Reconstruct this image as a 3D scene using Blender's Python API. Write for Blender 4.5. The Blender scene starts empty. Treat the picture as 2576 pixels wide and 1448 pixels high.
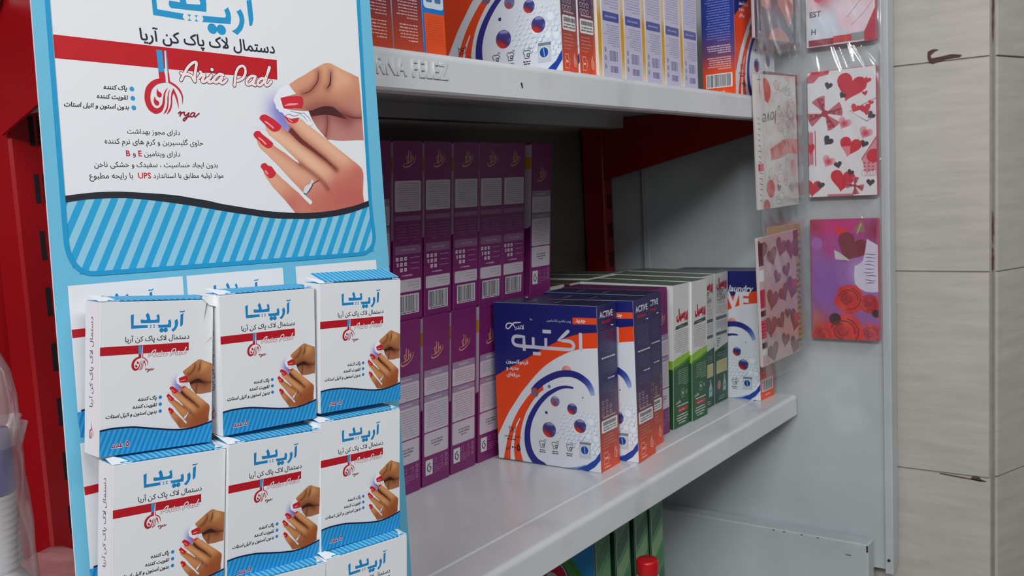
import bpy, math, random
from mathutils import Vector, Matrix, Euler
from mathutils.geometry import tessellate_polygon, delaunay_2d_cdt

# ------------------------------------------------------------------ camera, world, lights, exposure
S = bpy.context.scene
COL = S.collection
ZC = 1.30                      # eye height above the floor
S.view_settings.view_transform = 'Standard'
S.view_settings.look = 'None'
S.view_settings.gamma = 1.0
S.view_settings.use_curve_mapping = False
S.view_settings.exposure = -0.12

cd = bpy.data.cameras.new('camera')
cam = bpy.data.objects.new('camera', cd)
COL.objects.link(cam)
cd.sensor_fit = 'HORIZONTAL'
cd.sensor_width = 36.0
cd.lens = 2363.386976 / 2576 * 36.0
cd.clip_start = 0.02
cd.dof.use_dof = True
cd.dof.focus_distance = 0.60
cd.dof.aperture_fstop = 40
CX = Vector((0.58951967, -0.80610152, -0.05164208))
CY = Vector((0.11303075, 0.01902009, 0.99340942))
CF = Vector((0.79980661, 0.59147154, -0.10232698))
cam.matrix_world = Matrix(((CX.x, CY.x, -CF.x, 0), (CX.y, CY.y, -CF.y, 0), (CX.z, CY.z, -CF.z, ZC), (0, 0, 0, 1)))
S.camera = cam

w = bpy.data.worlds.new('shop_daylight')
S.world = w
w.use_nodes = True
bg = w.node_tree.nodes['Background']
bg.inputs[0].default_value = (0.86, 0.92, 1.0, 1)
bg.inputs[1].default_value = 0.06

def area(name, loc, target, sx, sy, watts, color):
    ld = bpy.data.lights.new(name, 'AREA')
    ld.shape = 'RECTANGLE'; ld.size = sx; ld.size_y = sy; ld.energy = watts; ld.color = color
    o = bpy.data.objects.new(name, ld)
    COL.objects.link(o)
    o.location = loc
    o.rotation_euler = (Vector(target) - Vector(loc)).to_track_quat('-Z', 'Y').to_euler()
    return o

area('ceiling_lamp_aisle', (0.20, -0.95, 2.45), (0.75, 0.45, 1.15), 1.5, 0.30, 20, (0.97, 0.98, 1.0))
area('ceiling_lamp_rear', (-1.5, -0.40, 2.35), (0.7, 0.40, 1.20), 1.0, 0.35, 43, (0.97, 0.98, 1.0))
area('rear_fill_light', (-1.8, -2.4, 1.9), (0.7, 0.5, 1.2), 1.6, 1.2, 7, (0.92, 0.96, 1.0))  # broad weak fill light added behind the camera; no window is known there

# ------------------------------------------------------------------ colours, materials
def s2l(c):
    return tuple(((v / 255.0) / 12.92 if v <= 10.31 else (((v / 255.0) + 0.055) / 1.055) ** 2.4) for v in c)

def nodes(name):
    m = bpy.data.materials.new(name); m.use_nodes = True
    n = m.node_tree.nodes; l = m.node_tree.links
    return m, n, l, n['Principled BSDF']

def bump(n, l, b, scale, strength, dist=0.001, detail=4):
    t = n.new('ShaderNodeTexCoord'); x = n.new('ShaderNodeTexNoise'); k = n.new('ShaderNodeBump')
    x.inputs['Scale'].default_value = scale; x.inputs['Detail'].default_value = detail
    k.inputs['Strength'].default_value = strength; k.inputs['Distance'].default_value = dist
    l.new(t.outputs['Object'], x.inputs['Vector']); l.new(x.outputs['Fac'], k.inputs['Height'])
    l.new(k.outputs['Normal'], b.inputs['Normal'])
    return t, x

def print_mat(name, rough, spec=0.4, bstr=0.06, bscale=900):
    """printed board: the ink colours are carried by the mesh"""
    m, n, l, b = nodes(name)
    a = n.new('ShaderNodeVertexColor'); a.layer_name = 'Col'
    l.new(a.outputs['Color'], b.inputs['Base Color'])
    b.inputs['Roughness'].default_value = rough
    b.inputs['Specular IOR Level'].default_value = spec
    bump(n, l, b, bscale, bstr, 0.0004)
    return m

def paint(name, rgb, rough=0.4, var=0.06, nscale=9, spec=0.5, bstr=0.03, dirt=None, dscale=4.0, metallic=0.0):
    m, n, l, b = nodes(name)
    t = n.new('ShaderNodeTexCoord'); x = n.new('ShaderNodeTexNoise'); r = n.new('ShaderNodeValToRGB')
    x.inputs['Scale'].default_value = nscale; x.inputs['Detail'].default_value = 6; x.inputs['Roughness'].default_value = 0.6
    c = s2l(rgb)
    r.color_ramp.elements[0].position = 0.3; r.color_ramp.elements[1].position = 0.7
    r.color_ramp.elements[0].color = (*[v * (1 - var) for v in c], 1); r.color_ramp.elements[1].color = (*[min(1, v * (1 + var)) for v in c], 1)
    l.new(t.outputs['Object'], x.inputs['Vector']); l.new(x.outputs['Fac'], r.inputs['Fac'])
    src = r.outputs['Color']
    if dirt:
        x2 = n.new('ShaderNodeTexNoise'); x2.inputs['Scale'].default_value = dscale; x2.inputs['Detail'].default_value = 8
        r2 = n.new('ShaderNodeValToRGB'); r2.color_ramp.elements[0].position = 0.60; r2.color_ramp.elements[1].position = 0.78
        r2.color_ramp.elements[0].color = (0, 0, 0, 1); r2.color_ramp.elements[1].color = (0.26, 0.26, 0.26, 1)
        mx = n.new('ShaderNodeMixRGB'); mx.inputs['Color2'].default_value = (*s2l(dirt), 1)
        l.new(t.outputs['Object'], x2.inputs['Vector']); l.new(x2.outputs['Fac'], r2.inputs['Fac'])
        l.new(r2.outputs['Color'], mx.inputs['Fac']); l.new(src, mx.inputs['Color1']); src = mx.outputs['Color']
    l.new(src, b.inputs['Base Color'])
    b.inputs['Roughness'].default_value = rough; b.inputs['Specular IOR Level'].default_value = spec
    b.inputs['Metallic'].default_value = metallic
    bump(n, l, b, 260, bstr, 0.0006)
    return m

def clear_film(name, haze=0.10, gloss=0.16, rough=0.10, tint=(0.9, 0.92, 0.93)):
    m, n, l, b = nodes(name)
    out = n['Material Output']; n.remove(b)
    tr = n.new('ShaderNodeBsdfTransparent'); tr.inputs[0].default_value = (0.97, 0.98, 0.98, 1)
    gl = n.new('ShaderNodeBsdfGlossy'); gl.inputs['Roughness'].default_value = rough
    df = n.new('ShaderNodeBsdfDiffuse'); df.inputs[0].default_value = (*tint, 1)
    lw = n.new('ShaderNodeLayerWeight'); lw.inputs[0].default_value = 0.45
    mr = n.new('ShaderNodeMapRange'); mr.inputs['To Min'].default_value = gloss; mr.inputs['To Max'].default_value = 0.40
    t = n.new('ShaderNodeTexCoord'); x = n.new('ShaderNodeTexNoise'); x.inputs['Scale'].default_value = 26; x.inputs['Detail'].default_value = 3
    mp = n.new('ShaderNodeMapping'); mp.inputs['Scale'].default_value = (1, 1, 0.35)
    k = n.new('ShaderNodeBump'); k.inputs['Strength'].default_value = 0.22; k.inputs['Distance'].default_value = 0.004
    l.new(t.outputs['Object'], mp.inputs[0]); l.new(mp.outputs[0], x.inputs['Vector']); l.new(x.outputs['Fac'], k.inputs['Height'])
    l.new(k.outputs['Normal'], gl.inputs['Normal'])
    m1 = n.new('ShaderNodeMixShader'); m1.inputs[0].default_value = haze
    m2 = n.new('ShaderNodeMixShader')
    l.new(tr.outputs[0], m1.inputs[1]); l.new(df.outputs[0], m1.inputs[2])
    l.new(lw.outputs['Facing'], mr.inputs['Value']); l.new(mr.outputs[0], m2.inputs[0])
    l.new(m1.outputs[0], m2.inputs[1]); l.new(gl.outputs[0], m2.inputs[2]); l.new(m2.outputs[0], out.inputs[0])
    return m

def tile_mat(name, rgb):
    m, n, l, b = nodes(name)
    t = n.new('ShaderNodeTexCoord'); mp = n.new('ShaderNodeMapping'); mp.inputs['Scale'].default_value = (7, 7, 55)
    x = n.new('ShaderNodeTexNoise'); x.inputs['Scale'].default_value = 1.6; x.inputs['Detail'].default_value = 8; x.inputs['Roughness'].default_value = 0.65
    x2 = n.new('ShaderNodeTexNoise'); x2.inputs['Scale'].default_value = 5; x2.inputs['Detail'].default_value = 3
    r = n.new('ShaderNodeValToRGB'); c = s2l(rgb)
    r.color_ramp.elements[0].position = 0.25; r.color_ramp.elements[1].position = 0.75
    r.color_ramp.elements[0].color = (*[v * 0.84 for v in c], 1); r.color_ramp.elements[1].color = (*[min(1, v * 1.10) for v in c], 1)
    mx = n.new('ShaderNodeMixRGB'); mx.blend_type = 'MULTIPLY'; mx.inputs['Fac'].default_value = 0.16
    l.new(t.outputs['Object'], mp.inputs[0]); l.new(mp.outputs[0], x.inputs['Vector']); l.new(x.outputs['Fac'], r.inputs['Fac'])
    l.new(t.outputs['Object'], x2.inputs['Vector']); l.new(r.outputs['Color'], mx.inputs['Color1']); l.new(x2.outputs['Fac'], mx.inputs['Color2'])
    l.new(mx.outputs['Color'], b.inputs['Base Color'])
    b.inputs['Roughness'].default_value = 0.38
    k = n.new('ShaderNodeBump'); k.inputs['Strength'].default_value = 0.05; k.inputs['Distance'].default_value = 0.002
    l.new(x.outputs['Fac'], k.inputs['Height']); l.new(k.outputs['Normal'], b.inputs['Normal'])
    return m

M_CARD = print_mat('printed_card', 0.55, 0.35)
M_BOX = print_mat('printed_carton', 0.36, 0.5, 0.04, 600)
M_GLOSS = print_mat('printed_gloss_paper', 0.22, 0.5, 0.10, 60)
M_WHITE = paint('white_painted_steel', (212, 215, 217), 0.27, 0.05, 7, dirt=(120, 122, 122), dscale=11)
M_PANEL = paint('grey_white_panel_paint', (182, 189, 191), 0.42, 0.10, 5, dirt=(226, 232, 234), dscale=9)
M_RED = paint('red_gloss_paint', (152, 16, 24), 0.28, 0.08, 12)
M_BACK = paint('dull_back_panel', (122, 112, 106), 0.6, 0.10, 5)
M_DARK = paint('slot_shadow_black', (14, 12, 18), 0.9, 0.02, 5)
M_TILE = tile_mat('beige_wall_tile', (198, 193, 185))
M_GROUT = paint('grey_grout', (150, 144, 136), 0.9, 0.12, 60, bstr=0.2)
M_STAIN = paint('dark_brown_stain', (84, 58, 54), 0.8, 0.25, 120)
M_FLOOR = paint('shop_floor_tile', (160, 152, 142), 0.4, 0.10, 3)
M_FILM = clear_film('clear_pocket_film', 0.04, 0.05, 0.14)
M_BAG = clear_film('milky_plastic_film', 0.16, 0.08, 0.2, (0.86, 0.86, 0.85))
M_DOME = clear_film('clear_moulded_plastic', 0.16, 0.12, 0.05)
M_BLUE = paint('blue_plastic', (24, 44, 150), 0.35, 0.04, 20)
M_REDCAP = paint('red_plastic_cap', (190, 16, 26), 0.35, 0.03, 30)
M_WPLAS = paint('white_plastic', (214, 216, 218), 0.4, 0.03, 20)
M_PINK = paint('pink_plastic_wrap', (196, 140, 140), 0.35, 0.16, 22, bstr=0.5)
M_CHIP = paint('bare_dark_chip', (38, 34, 34), 0.8, 0.1, 60)

# ------------------------------------------------------------------ mesh building
class MB:
    """collects coloured polygons into one mesh"""
    def __init__(s):
        s.v = []; s.f = []; s.c = []; s.m = []; s.sm = []; s.tick = 0
    def add(s, vs, fs, col=(200, 200, 200), mat=0, smooth=False, lin=False):
        o = len(s.v); s.v += [tuple(p) for p in vs]
        if isinstance(col[0], (int, float)):
            c = col if lin else s2l(col); s.c += [c] * len(vs)
        else:
            s.c += [c if lin else s2l(c) for c in col]
        for f in fs:
            s.f.append(tuple(i + o for i in f)); s.m.append(mat); s.sm.append(smooth)
    def box(s, x0, x1, y0, y1, z0, z1, col=(200, 200, 200), mat=0):
        v = [(x0, y0, z0), (x1, y0, z0), (x1, y1, z0), (x0, y1, z0), (x0, y0, z1), (x1, y0, z1), (x1, y1, z1), (x0, y1, z1)]
        s.add(v, [(0, 3, 2, 1), (4, 5, 6, 7), (0, 1, 5, 4), (1, 2, 6, 5), (2, 3, 7, 6), (3, 0, 4, 7)], col, mat)
    def bbox(s, x0, x1, y0, y1, z0, z1, b, col=(200, 200, 200), mat=0):
        """box with chamfered edges"""
        X = (x0, x1); Y = (y0, y1); Z = (z0, z1); v = []; ix = {}
        for i in (0, 1):
            for j in (0, 1):
                for k in (0, 1):
                    sx = b if i == 0 else -b; sy = b if j == 0 else -b; sz = b if k == 0 else -b
                    for a, p in enumerate(((X[i], Y[j] + sy, Z[k] + sz), (X[i] + sx, Y[j], Z[k] + sz), (X[i] + sx, Y[j] + sy, Z[k]))):
                        ix[(i, j, k, a)] = len(v); v.append(p)
        g = lambda i, j, k, a: ix[(i, j, k, a)]
        f = [[g(0, 0, 0, 0), g(0, 0, 1, 0), g(0, 1, 1, 0), g(0, 1, 0, 0)], [g(1, 0, 0, 0), g(1, 1, 0, 0), g(1, 1, 1, 0), g(1, 0, 1, 0)],
             [g(0, 0, 0, 1), g(1, 0, 0, 1), g(1, 0, 1, 1), g(0, 0, 1, 1)], [g(0, 1, 0, 1), g(0, 1, 1, 1), g(1, 1, 1, 1), g(1, 1, 0, 1)],
             [g(0, 0, 0, 2), g(0, 1, 0, 2), g(1, 1, 0, 2), g(1, 0, 0, 2)], [g(0, 0, 1, 2), g(1, 0, 1, 2), g(1, 1, 1, 2), g(0, 1, 1, 2)]]
        for i in (0, 1):
            for j in (0, 1):
                f.append([g(i, j, 0, 0), g(i, j, 1, 0), g(i, j, 1, 1), g(i, j, 0, 1)])
                f.append([g(i, 0, j, 0), g(i, 1, j, 0), g(i, 1, j, 2), g(i, 0, j, 2)])
                f.append([g(0, i, j, 1), g(1, i, j, 1), g(1, i, j, 2), g(0, i, j, 2)])
                for k in (0, 1):
                    f.append([g(i, j, k, 0), g(i, j, k, 1), g(i, j, k, 2)])
        s.add(v, f, col, mat)
    def extrude_x(s, prof, x0, x1, col=(200, 200, 200), mat=0, smooth=False, caps=True):
        """closed (y, z) profile swept along x"""
        n = len(prof)
        v = [(x0, y, z) for y, z in prof] + [(x1, y, z) for y, z in prof]
        f = [(i, (i + 1) % n, (i + 1) % n + n, i + n) for i in range(n)]
        s.add(v, f, col, mat, smooth)
        if caps:
            t = tessellate_polygon([[Vector((y, z, 0)) for y, z in prof]])
            s.add([(x0, y, z) for y, z in prof], [tuple(q) for q in t], col, mat); s.add([(x1, y, z) for y, z in prof], [tuple(q) for q in t], col, mat)
    def lathe(s, prof, cx, cy, n=32, col=(200, 200, 200), mat=0, rib=0):
        v = []; k = len(prof)
        for i in range(n):
            a = 2 * math.pi * i / n
            for r, z in prof:
                rr = r * (1 - rib * (i % 2)) ; v.append((cx + rr * math.cos(a), cy + rr * math.sin(a), z))
        f = [(i * k + j, ((i + 1) % n) * k + j, ((i + 1) % n) * k + j + 1, i * k + j + 1) for i in range(n) for j in range(k - 1)]
        s.add(v, f, col, mat, True)
    def build(s, name, mats, parent=None, fixn=True):
        me = bpy.data.meshes.new(name)
        me.from_pydata(s.v, [], s.f)
        a = me.color_attributes.new('Col', 'FLOAT_COLOR', 'POINT')
        flat = []
        for c in s.c: flat += [c[0], c[1], c[2], 1.0]
        a.data.foreach_set('color', flat)
        for m in (mats if isinstance(mats, (list, tuple)) else [mats]): me.materials.append(m)
        me.polygons.foreach_set('material_index', s.m)
        me.polygons.foreach_set('use_smooth', s.sm)
        me.update()
        o = bpy.data.objects.new(name, me)
        COL.objects.link(o)
        if parent: o.parent = parent
        return o

def tag(o, label=None, cat=None, group=None, kind=None):
    if label: o['label'] = label
    if cat: o['category'] = cat
    if group: o['group'] = group
    if kind: o['kind'] = kind
    return o

def thing(name, loc, label, cat, group=None, rot=(0, 0, 0)):
    o = bpy.data.objects.new(name, None); COL.objects.link(o)
    o.empty_display_size = 0.03
    o.location = loc; o.rotation_euler = rot
    return tag(o, label, cat, group)

def dup(root, loc, rot, label, group=None):
    r = root.copy(); COL.objects.link(r)
    r.location = loc; r.rotation_euler = rot; r['label'] = label
    if group: r['group'] = group
    for ch in list(root.children):
        c = ch.copy(); COL.objects.link(c); c.parent = r
        for g in list(ch.children):
            d = g.copy(); COL.objects.link(d); d.parent = c
    return r

# ------------------------------------------------------------------ lettering
FOUR = {c: k for c, k in zip('بتثجحخسشصضطظعغفقكلمنه', (0xFE8F, 0xFE95, 0xFE99, 0xFE9D, 0xFEA1, 0xFEA5, 0xFEB1, 0xFEB5, 0xFEB9, 0xFEBD, 0xFEC1, 0xFEC5, 0xFEC9, 0xFECD, 0xFED1, 0xFED5, 0xFED9, 0xFEDD, 0xFEE1, 0xFEE5, 0xFEE9))}
FOUR.update({'پ': 0xFB56, 'چ': 0xFB7A, 'ک': 0xFB8E, 'گ': 0xFB92, 'ی': 0xFBFC})
TWO = {c: k for c, k in zip('اآدذرزو', (0xFE8D, 0xFE81, 0xFEA9, 0xFEAB, 0xFEAD, 0xFEAF, 0xFEED))}
TWO['\u0001'] = 0xFEFB         # lam-alef

def persian(t):
    """joins the letters and returns them in visual order"""
    t = t.replace('لا', '\u0001'); out = []
    for i, ch in enumerate(t):
        if ch in FOUR or ch in TWO:
            pr = i > 0 and t[i - 1] in FOUR
            nx = ch in FOUR and i + 1 < len(t) and (t[i + 1] in FOUR or t[i + 1] in TWO)
            if ch in FOUR: k = FOUR[ch] + (3 if pr and nx else 1 if pr else 2 if nx else 0)
            else: k = TWO[ch] + (1 if pr else 0)
            out.append(chr(k))
        elif ch != '\u200c':
            out.append(ch)
    return ''.join(reversed(out))

_TXT = {}
def glyphs(t, bold=0.0, res=3):
    """outlines of a line of lettering, filled by winding so that overlapping strokes stay solid"""
    key = (t, bold, res)
    if key in _TXT: return _TXT[key]
    cu = bpy.data.curves.new('lettering', 'FONT'); cu.body = t
    o = bpy.data.objects.new('lettering', cu); COL.objects.link(o)
    dg = bpy.context.evaluated_depsgraph_get()
    c2 = o.evaluated_get(dg).to_curve(dg)
    loops = []
    for sp in c2.splines:
        P = []
        if sp.type == 'BEZIER':
            bp = sp.bezier_points; n = len(bp)
            for i in range(n):
                a, b = bp[i], bp[(i + 1) % n]; p0, p1, p2, p3 = a.co, a.handle_right, b.handle_left, b.co
                fl = abs((p1 - p0).cross(p3 - p0).length) + abs((p2 - p0).cross(p3 - p0).length)
                m = 1 if fl < 1e-5 * max(1e-6, (p3 - p0).length) else res
                for k in range(m):
                    u = k / m; q = p0 * (1 - u) ** 3 + p1 * (3 * u * (1 - u) ** 2) + p2 * (3 * u * u * (1 - u)) + p3 * u ** 3
                    P.append((q.x, q.y))
        else: P = [(p.co.x, p.co.y) for p in sp.points]
        Q = []
        for p in P:
            if not Q or math.hypot(p[0] - Q[-1][0], p[1] - Q[-1][1]) > 1e-4: Q.append(p)
        if len(Q) > 2 and math.hypot(Q[0][0] - Q[-1][0], Q[0][1] - Q[-1][1]) < 1e-4: Q.pop()
        if len(Q) > 2: loops.append(Q)
    o.evaluated_get(dg).to_curve_clear()
    bpy.data.objects.remove(o); bpy.data.curves.remove(cu)
    ar = lambda Q: sum(Q[i - 1][0] * Q[i][1] - Q[i][0] * Q[i - 1][1] for i in range(len(Q))) / 2
    if not loops:
        _TXT[key] = ([], []); return _TXT[key]
    sg = 1 if ar(max(loops, key=lambda Q: abs(ar(Q)))) > 0 else -1
    if bold:
        out = []
        for Q in loops:
            R = []; n = len(Q)
            for i in range(n):
                a, b, c = Vector(Q[i - 1]), Vector(Q[i]), Vector(Q[(i + 1) % n])
                d1 = (b - a).normalized(); d2 = (c - b).normalized(); nn = Vector((d1.y + d2.y, -d1.x - d2.x))
                k = nn.length
                nn = nn / k * min(1.8, 2 / k) if k > .2 else Vector((d1.y, -d1.x))
                R.append((b.x + nn.x * bold * sg, b.y + nn.y * bold * sg))
            out.append(R)
        loops = out
    V = []; E = []
    for Q in loops:
        o0 = len(V); V += [Vector(p) for p in Q]; E += [(o0 + i, o0 + (i + 1) % len(Q)) for i in range(len(Q))]
    r = delaunay_2d_cdt(V, E, [], 0, 1e-6)
    vs = [tuple(v) for v in r[0]]; fs = []
    bb = [(min(p[0] for p in Q), max(p[0] for p in Q), min(p[1] for p in Q), max(p[1] for p in Q)) for Q in loops]
    for f in r[2]:
        x = sum(vs[i][0] for i in f) / len(f); y = sum(vs[i][1] for i in f) / len(f); wn = 0
        for Q, B in zip(loops, bb):
            if not (B[0] <= x <= B[1] and B[2] <= y <= B[3]): continue
            for i in range(len(Q)):
                a, b = Q[i - 1], Q[i]
                if (a[1] <= y) != (b[1] <= y):
                    cr_ = (b[0] - a[0]) * (y - a[1]) - (x - a[0]) * (b[1] - a[1])
                    if a[1] <= y and cr_ > 0: wn += 1
                    elif b[1] <= y and cr_ < 0: wn -= 1
        if wn: fs.append(tuple(f))
    _TXT[key] = (vs, fs)
    return _TXT[key]

# ------------------------------------------------------------------ printing on flat faces
def cr(pts, n=4, closed=False, sharp=55):
    """rounded path through the points, keeping sharp corners"""
    P = [Vector((p[0], p[1])) for p in pts]; N = len(P); out = []
    cs = math.cos(math.radians(sharp))
    def tan(i):
        if not closed and i in (0, N - 1):
            return (P[1] - P[0]) if i == 0 else (P[-1] - P[-2])
        a = P[i] - P[i - 1]; b = P[(i + 1) % N] - P[i]
        if a.length < 1e-9 or b.length < 1e-9 or a.normalized().dot(b.normalized()) < cs: return None
        return (P[(i + 1) % N] - P[i - 1]) * 0.5
    T = [tan(i) for i in range(N)]
    for i in range(N if closed else N - 1):
        a, b = P[i], P[(i + 1) % N]; d = b - a; L = d.length
        ta = T[i] if T[i] is not None else d; tb = T[(i + 1) % N] if T[(i + 1) % N] is not None else d
        if ta.length > 1.2 * L: ta = ta * (1.2 * L / ta.length)
        if tb.length > 1.2 * L: tb = tb * (1.2 * L / tb.length)
        for k in range(n):
            t = k / n; t2 = t * t; t3 = t2 * t
            out.append(tuple(a * (2 * t3 - 3 * t2 + 1) + ta * (t3 - 2 * t2 + t) + b * (-2 * t3 + 3 * t2) + tb * (t3 - t2)))
    if not closed: out.append(tuple(P[-1]))
    return out

def clip_rect(pts, x0, y0, x1, y1):
    for ax, lim, sg in ((0, x0, 1), (0, x1, -1), (1, y0, 1), (1, y1, -1)):
        o = []
        for i, p in enumerate(pts):
            q = pts[i - 1]; ip = (p[ax] - lim) * sg >= 0; iq = (q[ax] - lim) * sg >= 0
            if ip != iq:
                t = (lim - q[ax]) / (p[ax] - q[ax]); o.append((q[0] + (p[0] - q[0]) * t, q[1] + (p[1] - q[1]) * t))
            if ip: o.append(p)
        pts = o
        if len(pts) < 3: return []
    return pts

def segdist(p, path):
    best = 1e18
    if len(path) == 1: return math.hypot(p[0] - path[0][0], p[1] - path[0][1])
    for a, b in zip(path, path[1:]):
        dx = b[0] - a[0]; dy = b[1] - a[1]; L = dx * dx + dy * dy
        t = 0 if L == 0 else max(0, min(1, ((p[0] - a[0]) * dx + (p[1] - a[1]) * dy) / L))
        e = (p[0] - a[0] - t * dx) ** 2 + (p[1] - a[1] - t * dy) ** 2
        if e < best: best = e
    return math.sqrt(best)

def inside(p, poly):
    x, y = p; r = False; j = len(poly) - 1
    for i in range(len(poly)):
        a, b = poly[i], poly[j]
        if (a[1] > y) != (b[1] > y) and x < (b[0] - a[0]) * (y - a[1]) / (b[1] - a[1]) + a[0]: r = not r
        j = i
    return r

EPS = 0.00004
class Face:
    """a flat printed face: x to the right, y downwards, both in millimetres; l is the ink layer"""
    def __init__(s, mb, o, ux, uy, W, H, mat=0, x0=0, y0=0):
        s.mb = mb; s.o = Vector(o); s.ux = Vector(ux) * 0.001; s.uy = Vector(uy) * 0.001
        s.n = Vector(uy).cross(Vector(ux)).normalized(); s.W = W; s.H = H; s.mat = mat
        s.lim = (x0, y0, x0 + W, y0 + H); s.A = ((1, 0), (1, 0)); s.dl = 0
    def sub(s, ax, bx, ay, by, dl=0):
        f = Face.__new__(Face); f.__dict__.update(s.__dict__)
        (a, b), (c, d) = s.A
        f.A = ((a * ax, a * bx + b), (c * ay, c * by + d)); f.dl = s.dl + dl
        return f
    def xf(s, p): return (s.A[0][0] * p[0] + s.A[0][1], s.A[1][0] * p[1] + s.A[1][1])
    def map(s, p, l): return s.o + s.ux * p[0] + s.uy * p[1] + s.n * (EPS * (l + s.dl + 1.5) + s.mb.tick * 2e-6)
    def raw(s, pts, fs, col, l, lin=False):
        s.mb.tick = (s.mb.tick + 1) % 15
        s.mb.add([s.map(p, l) for p in pts], fs, col, s.mat, lin=lin)
    def poly(s, pts, col, l=1, smooth=0, clip=True, sharp=55):
        if smooth: pts = cr(pts, smooth, True, sharp)
        q = [s.xf(p) for p in pts]
        if clip: q = clip_rect(q, *s.lim)
        if len(q) < 3: return
        t = tessellate_polygon([[Vector((a, b, 0)) for a, b in q]])
        s.raw(q, [tuple(x) for x in t], col, l)
    def rect(s, x0, y0, x1, y1, col, l=1): s.poly([(x0, y0), (x1, y0), (x1, y1), (x0, y1)], col, l)
    def rrect(s, x0, y0, x1, y1, r, col, l=1):
        p = []
        for cx, cy, a in ((x1 - r, y0 + r, -90), (x1 - r, y1 - r, 0), (x0 + r, y1 - r, 90), (x0 + r, y0 + r, 180)):
            for k in range(5):
                t = math.radians(a + k * 22.5); p.append((cx + r * math.cos(t), cy + r * math.sin(t)))
        s.poly(p, col, l)
    def disc(s, x, y, r, col, l=1, ry=None, n=18):
        ry = ry or r
        s.poly([(x + r * math.cos(2 * math.pi * i / n), y + ry * math.sin(2 * math.pi * i / n)) for i in range(n)], col, l)
    def grad(s, x0, y0, x1, y1, stops, l=0):
        """vertical run of inks: stops = [(t, colour), ...]"""
        for (a, c1), (b, c2) in zip(stops, stops[1:]):
            ya = y0 + (y1 - y0) * a; yb = y0 + (y1 - y0) * b
            q = [s.xf(p) for p in ((x0, ya), (x1, ya), (x1, yb), (x0, yb))]
            s.raw(q, [(0, 1, 2, 3)], [c1, c1, c2, c2], l)
    def stroke(s, pts, wd, col, l=1, smooth=4, cap=True, closed=False):
        n0 = len(pts)
        ws = wd if isinstance(wd, (list, tuple)) else [wd] * n0
        if smooth:
            P = cr(pts, smooth, closed, 75); k = len(P); W2 = []
            for i in range(k):
                t = i / smooth; j = min(int(t), n0 - 1); W2.append(ws[j] + (ws[(j + 1) % n0 if closed else min(j + 1, n0 - 1)] - ws[j]) * (t - j))
        else: P = list(pts); W2 = list(ws)
        P = [s.xf(p) for p in P]; k0 = (abs(s.A[0][0]) + abs(s.A[1][0])) * 0.5; W2 = [a * k0 * 0.5 for a in W2]
        if closed: P.append(P[0]); W2.append(W2[0])
        L = []; R = []
        for i in range(len(P)):
            a = P[max(i - 1, 0)]; b = P[min(i + 1, len(P) - 1)]
            if closed and i in (0, len(P) - 1): a = P[-2]; b = P[1]
            dx, dy = b[0] - a[0], b[1] - a[1]; d = math.hypot(dx, dy) or 1
            nx, ny = -dy / d, dx / d
            L.append((P[i][0] + nx * W2[i], P[i][1] + ny * W2[i])); R.append((P[i][0] - nx * W2[i], P[i][1] - ny * W2[i]))
        for i in range(len(P) - 1):
            if isinstance(col, list):
                a = col[min(int(i / (smooth or 1)), len(col) - 2)]; b = col[min(int(i / (smooth or 1)) + 1, len(col) - 1)]; k = (smooth or 1)
                c1, c2 = [tuple(u + (v - u) * ((j % k) / k if j < i + 1 or (j % k) else 1) for u, v in zip(a, b)) for j in (i, i + 1)]
                s.raw([L[i], L[i + 1], R[i + 1], R[i]], [(0, 1, 2, 3)], [c1, c2, c2, c1], l); continue
            q = clip_rect([L[i], L[i + 1], R[i + 1], R[i]], *s.lim)
            if len(q) > 2: s.raw(q, [tuple(range(len(q)))], col, l)
        if cap and not closed:
            for p, r in ((P[0], W2[0]), (P[-1], W2[-1])):
                if r > 0.05:
                    q = clip_rect([(p[0] + r * math.cos(i * math.pi / 5), p[1] + r * math.sin(i * math.pi / 5)) for i in range(10)], *s.lim)
                    if len(q) > 2: s.raw(q, [tuple(range(len(q)))], col, l)
    def shade(s, pts, base, layers, l=1, step=2.0, smooth=0, clip=True):
        """area printed in blended tones: each layer is (path, radius, colour, strength)"""
        if smooth: pts = cr(pts, smooth, True)
        if clip:
            q = [s.xf(p) for p in pts]; q = clip_rect(q, *s.lim)
            if len(q) < 3: return
            (a, b), (c, d) = s.A; pts = [((x - b) / a, (y - d) / c) for x, y in q]
        clean = []
        for p in pts:
            if not clean or math.hypot(p[0] - clean[-1][0], p[1] - clean[-1][1]) > 1e-3: clean.append(p)
        if math.hypot(clean[0][0] - clean[-1][0], clean[0][1] - clean[-1][1]) < 1e-3: clean.pop()
        pts = clean; n = len(pts); V = [Vector(p) for p in pts]
        xs = [p[0] for p in pts]; ys = [p[1] for p in pts]; loop = pts + [pts[0]]
        y = min(ys) + step * 0.5; row = 0
        while y < max(ys):
            x = min(xs) + step * (0.5 if row % 2 else 1.0)
            while x < max(xs):
                if inside((x, y), pts) and segdist((x, y), loop) > step * 0.3: V.append(Vector((x, y)))
                x += step
            y += step * 0.87; row += 1
        r = delaunay_2d_cdt(V, [(i, (i + 1) % n) for i in range(n)], [], 1, 1e-6)
        vs = [tuple(v) for v in r[0]]; cols = []
        for p in vs:
            c = [float(a) for a in base]
            for path, rad, lc, st in layers:
                d = segdist(p, path) / rad
                if d < 2:
                    k = st * math.exp(-1.6 * d * d); c = [a + (b - a) * k for a, b in zip(c, lc)]
            cols.append(tuple(c))
        s.raw([s.xf(p) for p in vs], [tuple(f) for f in r[2]], cols, l)
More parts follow.
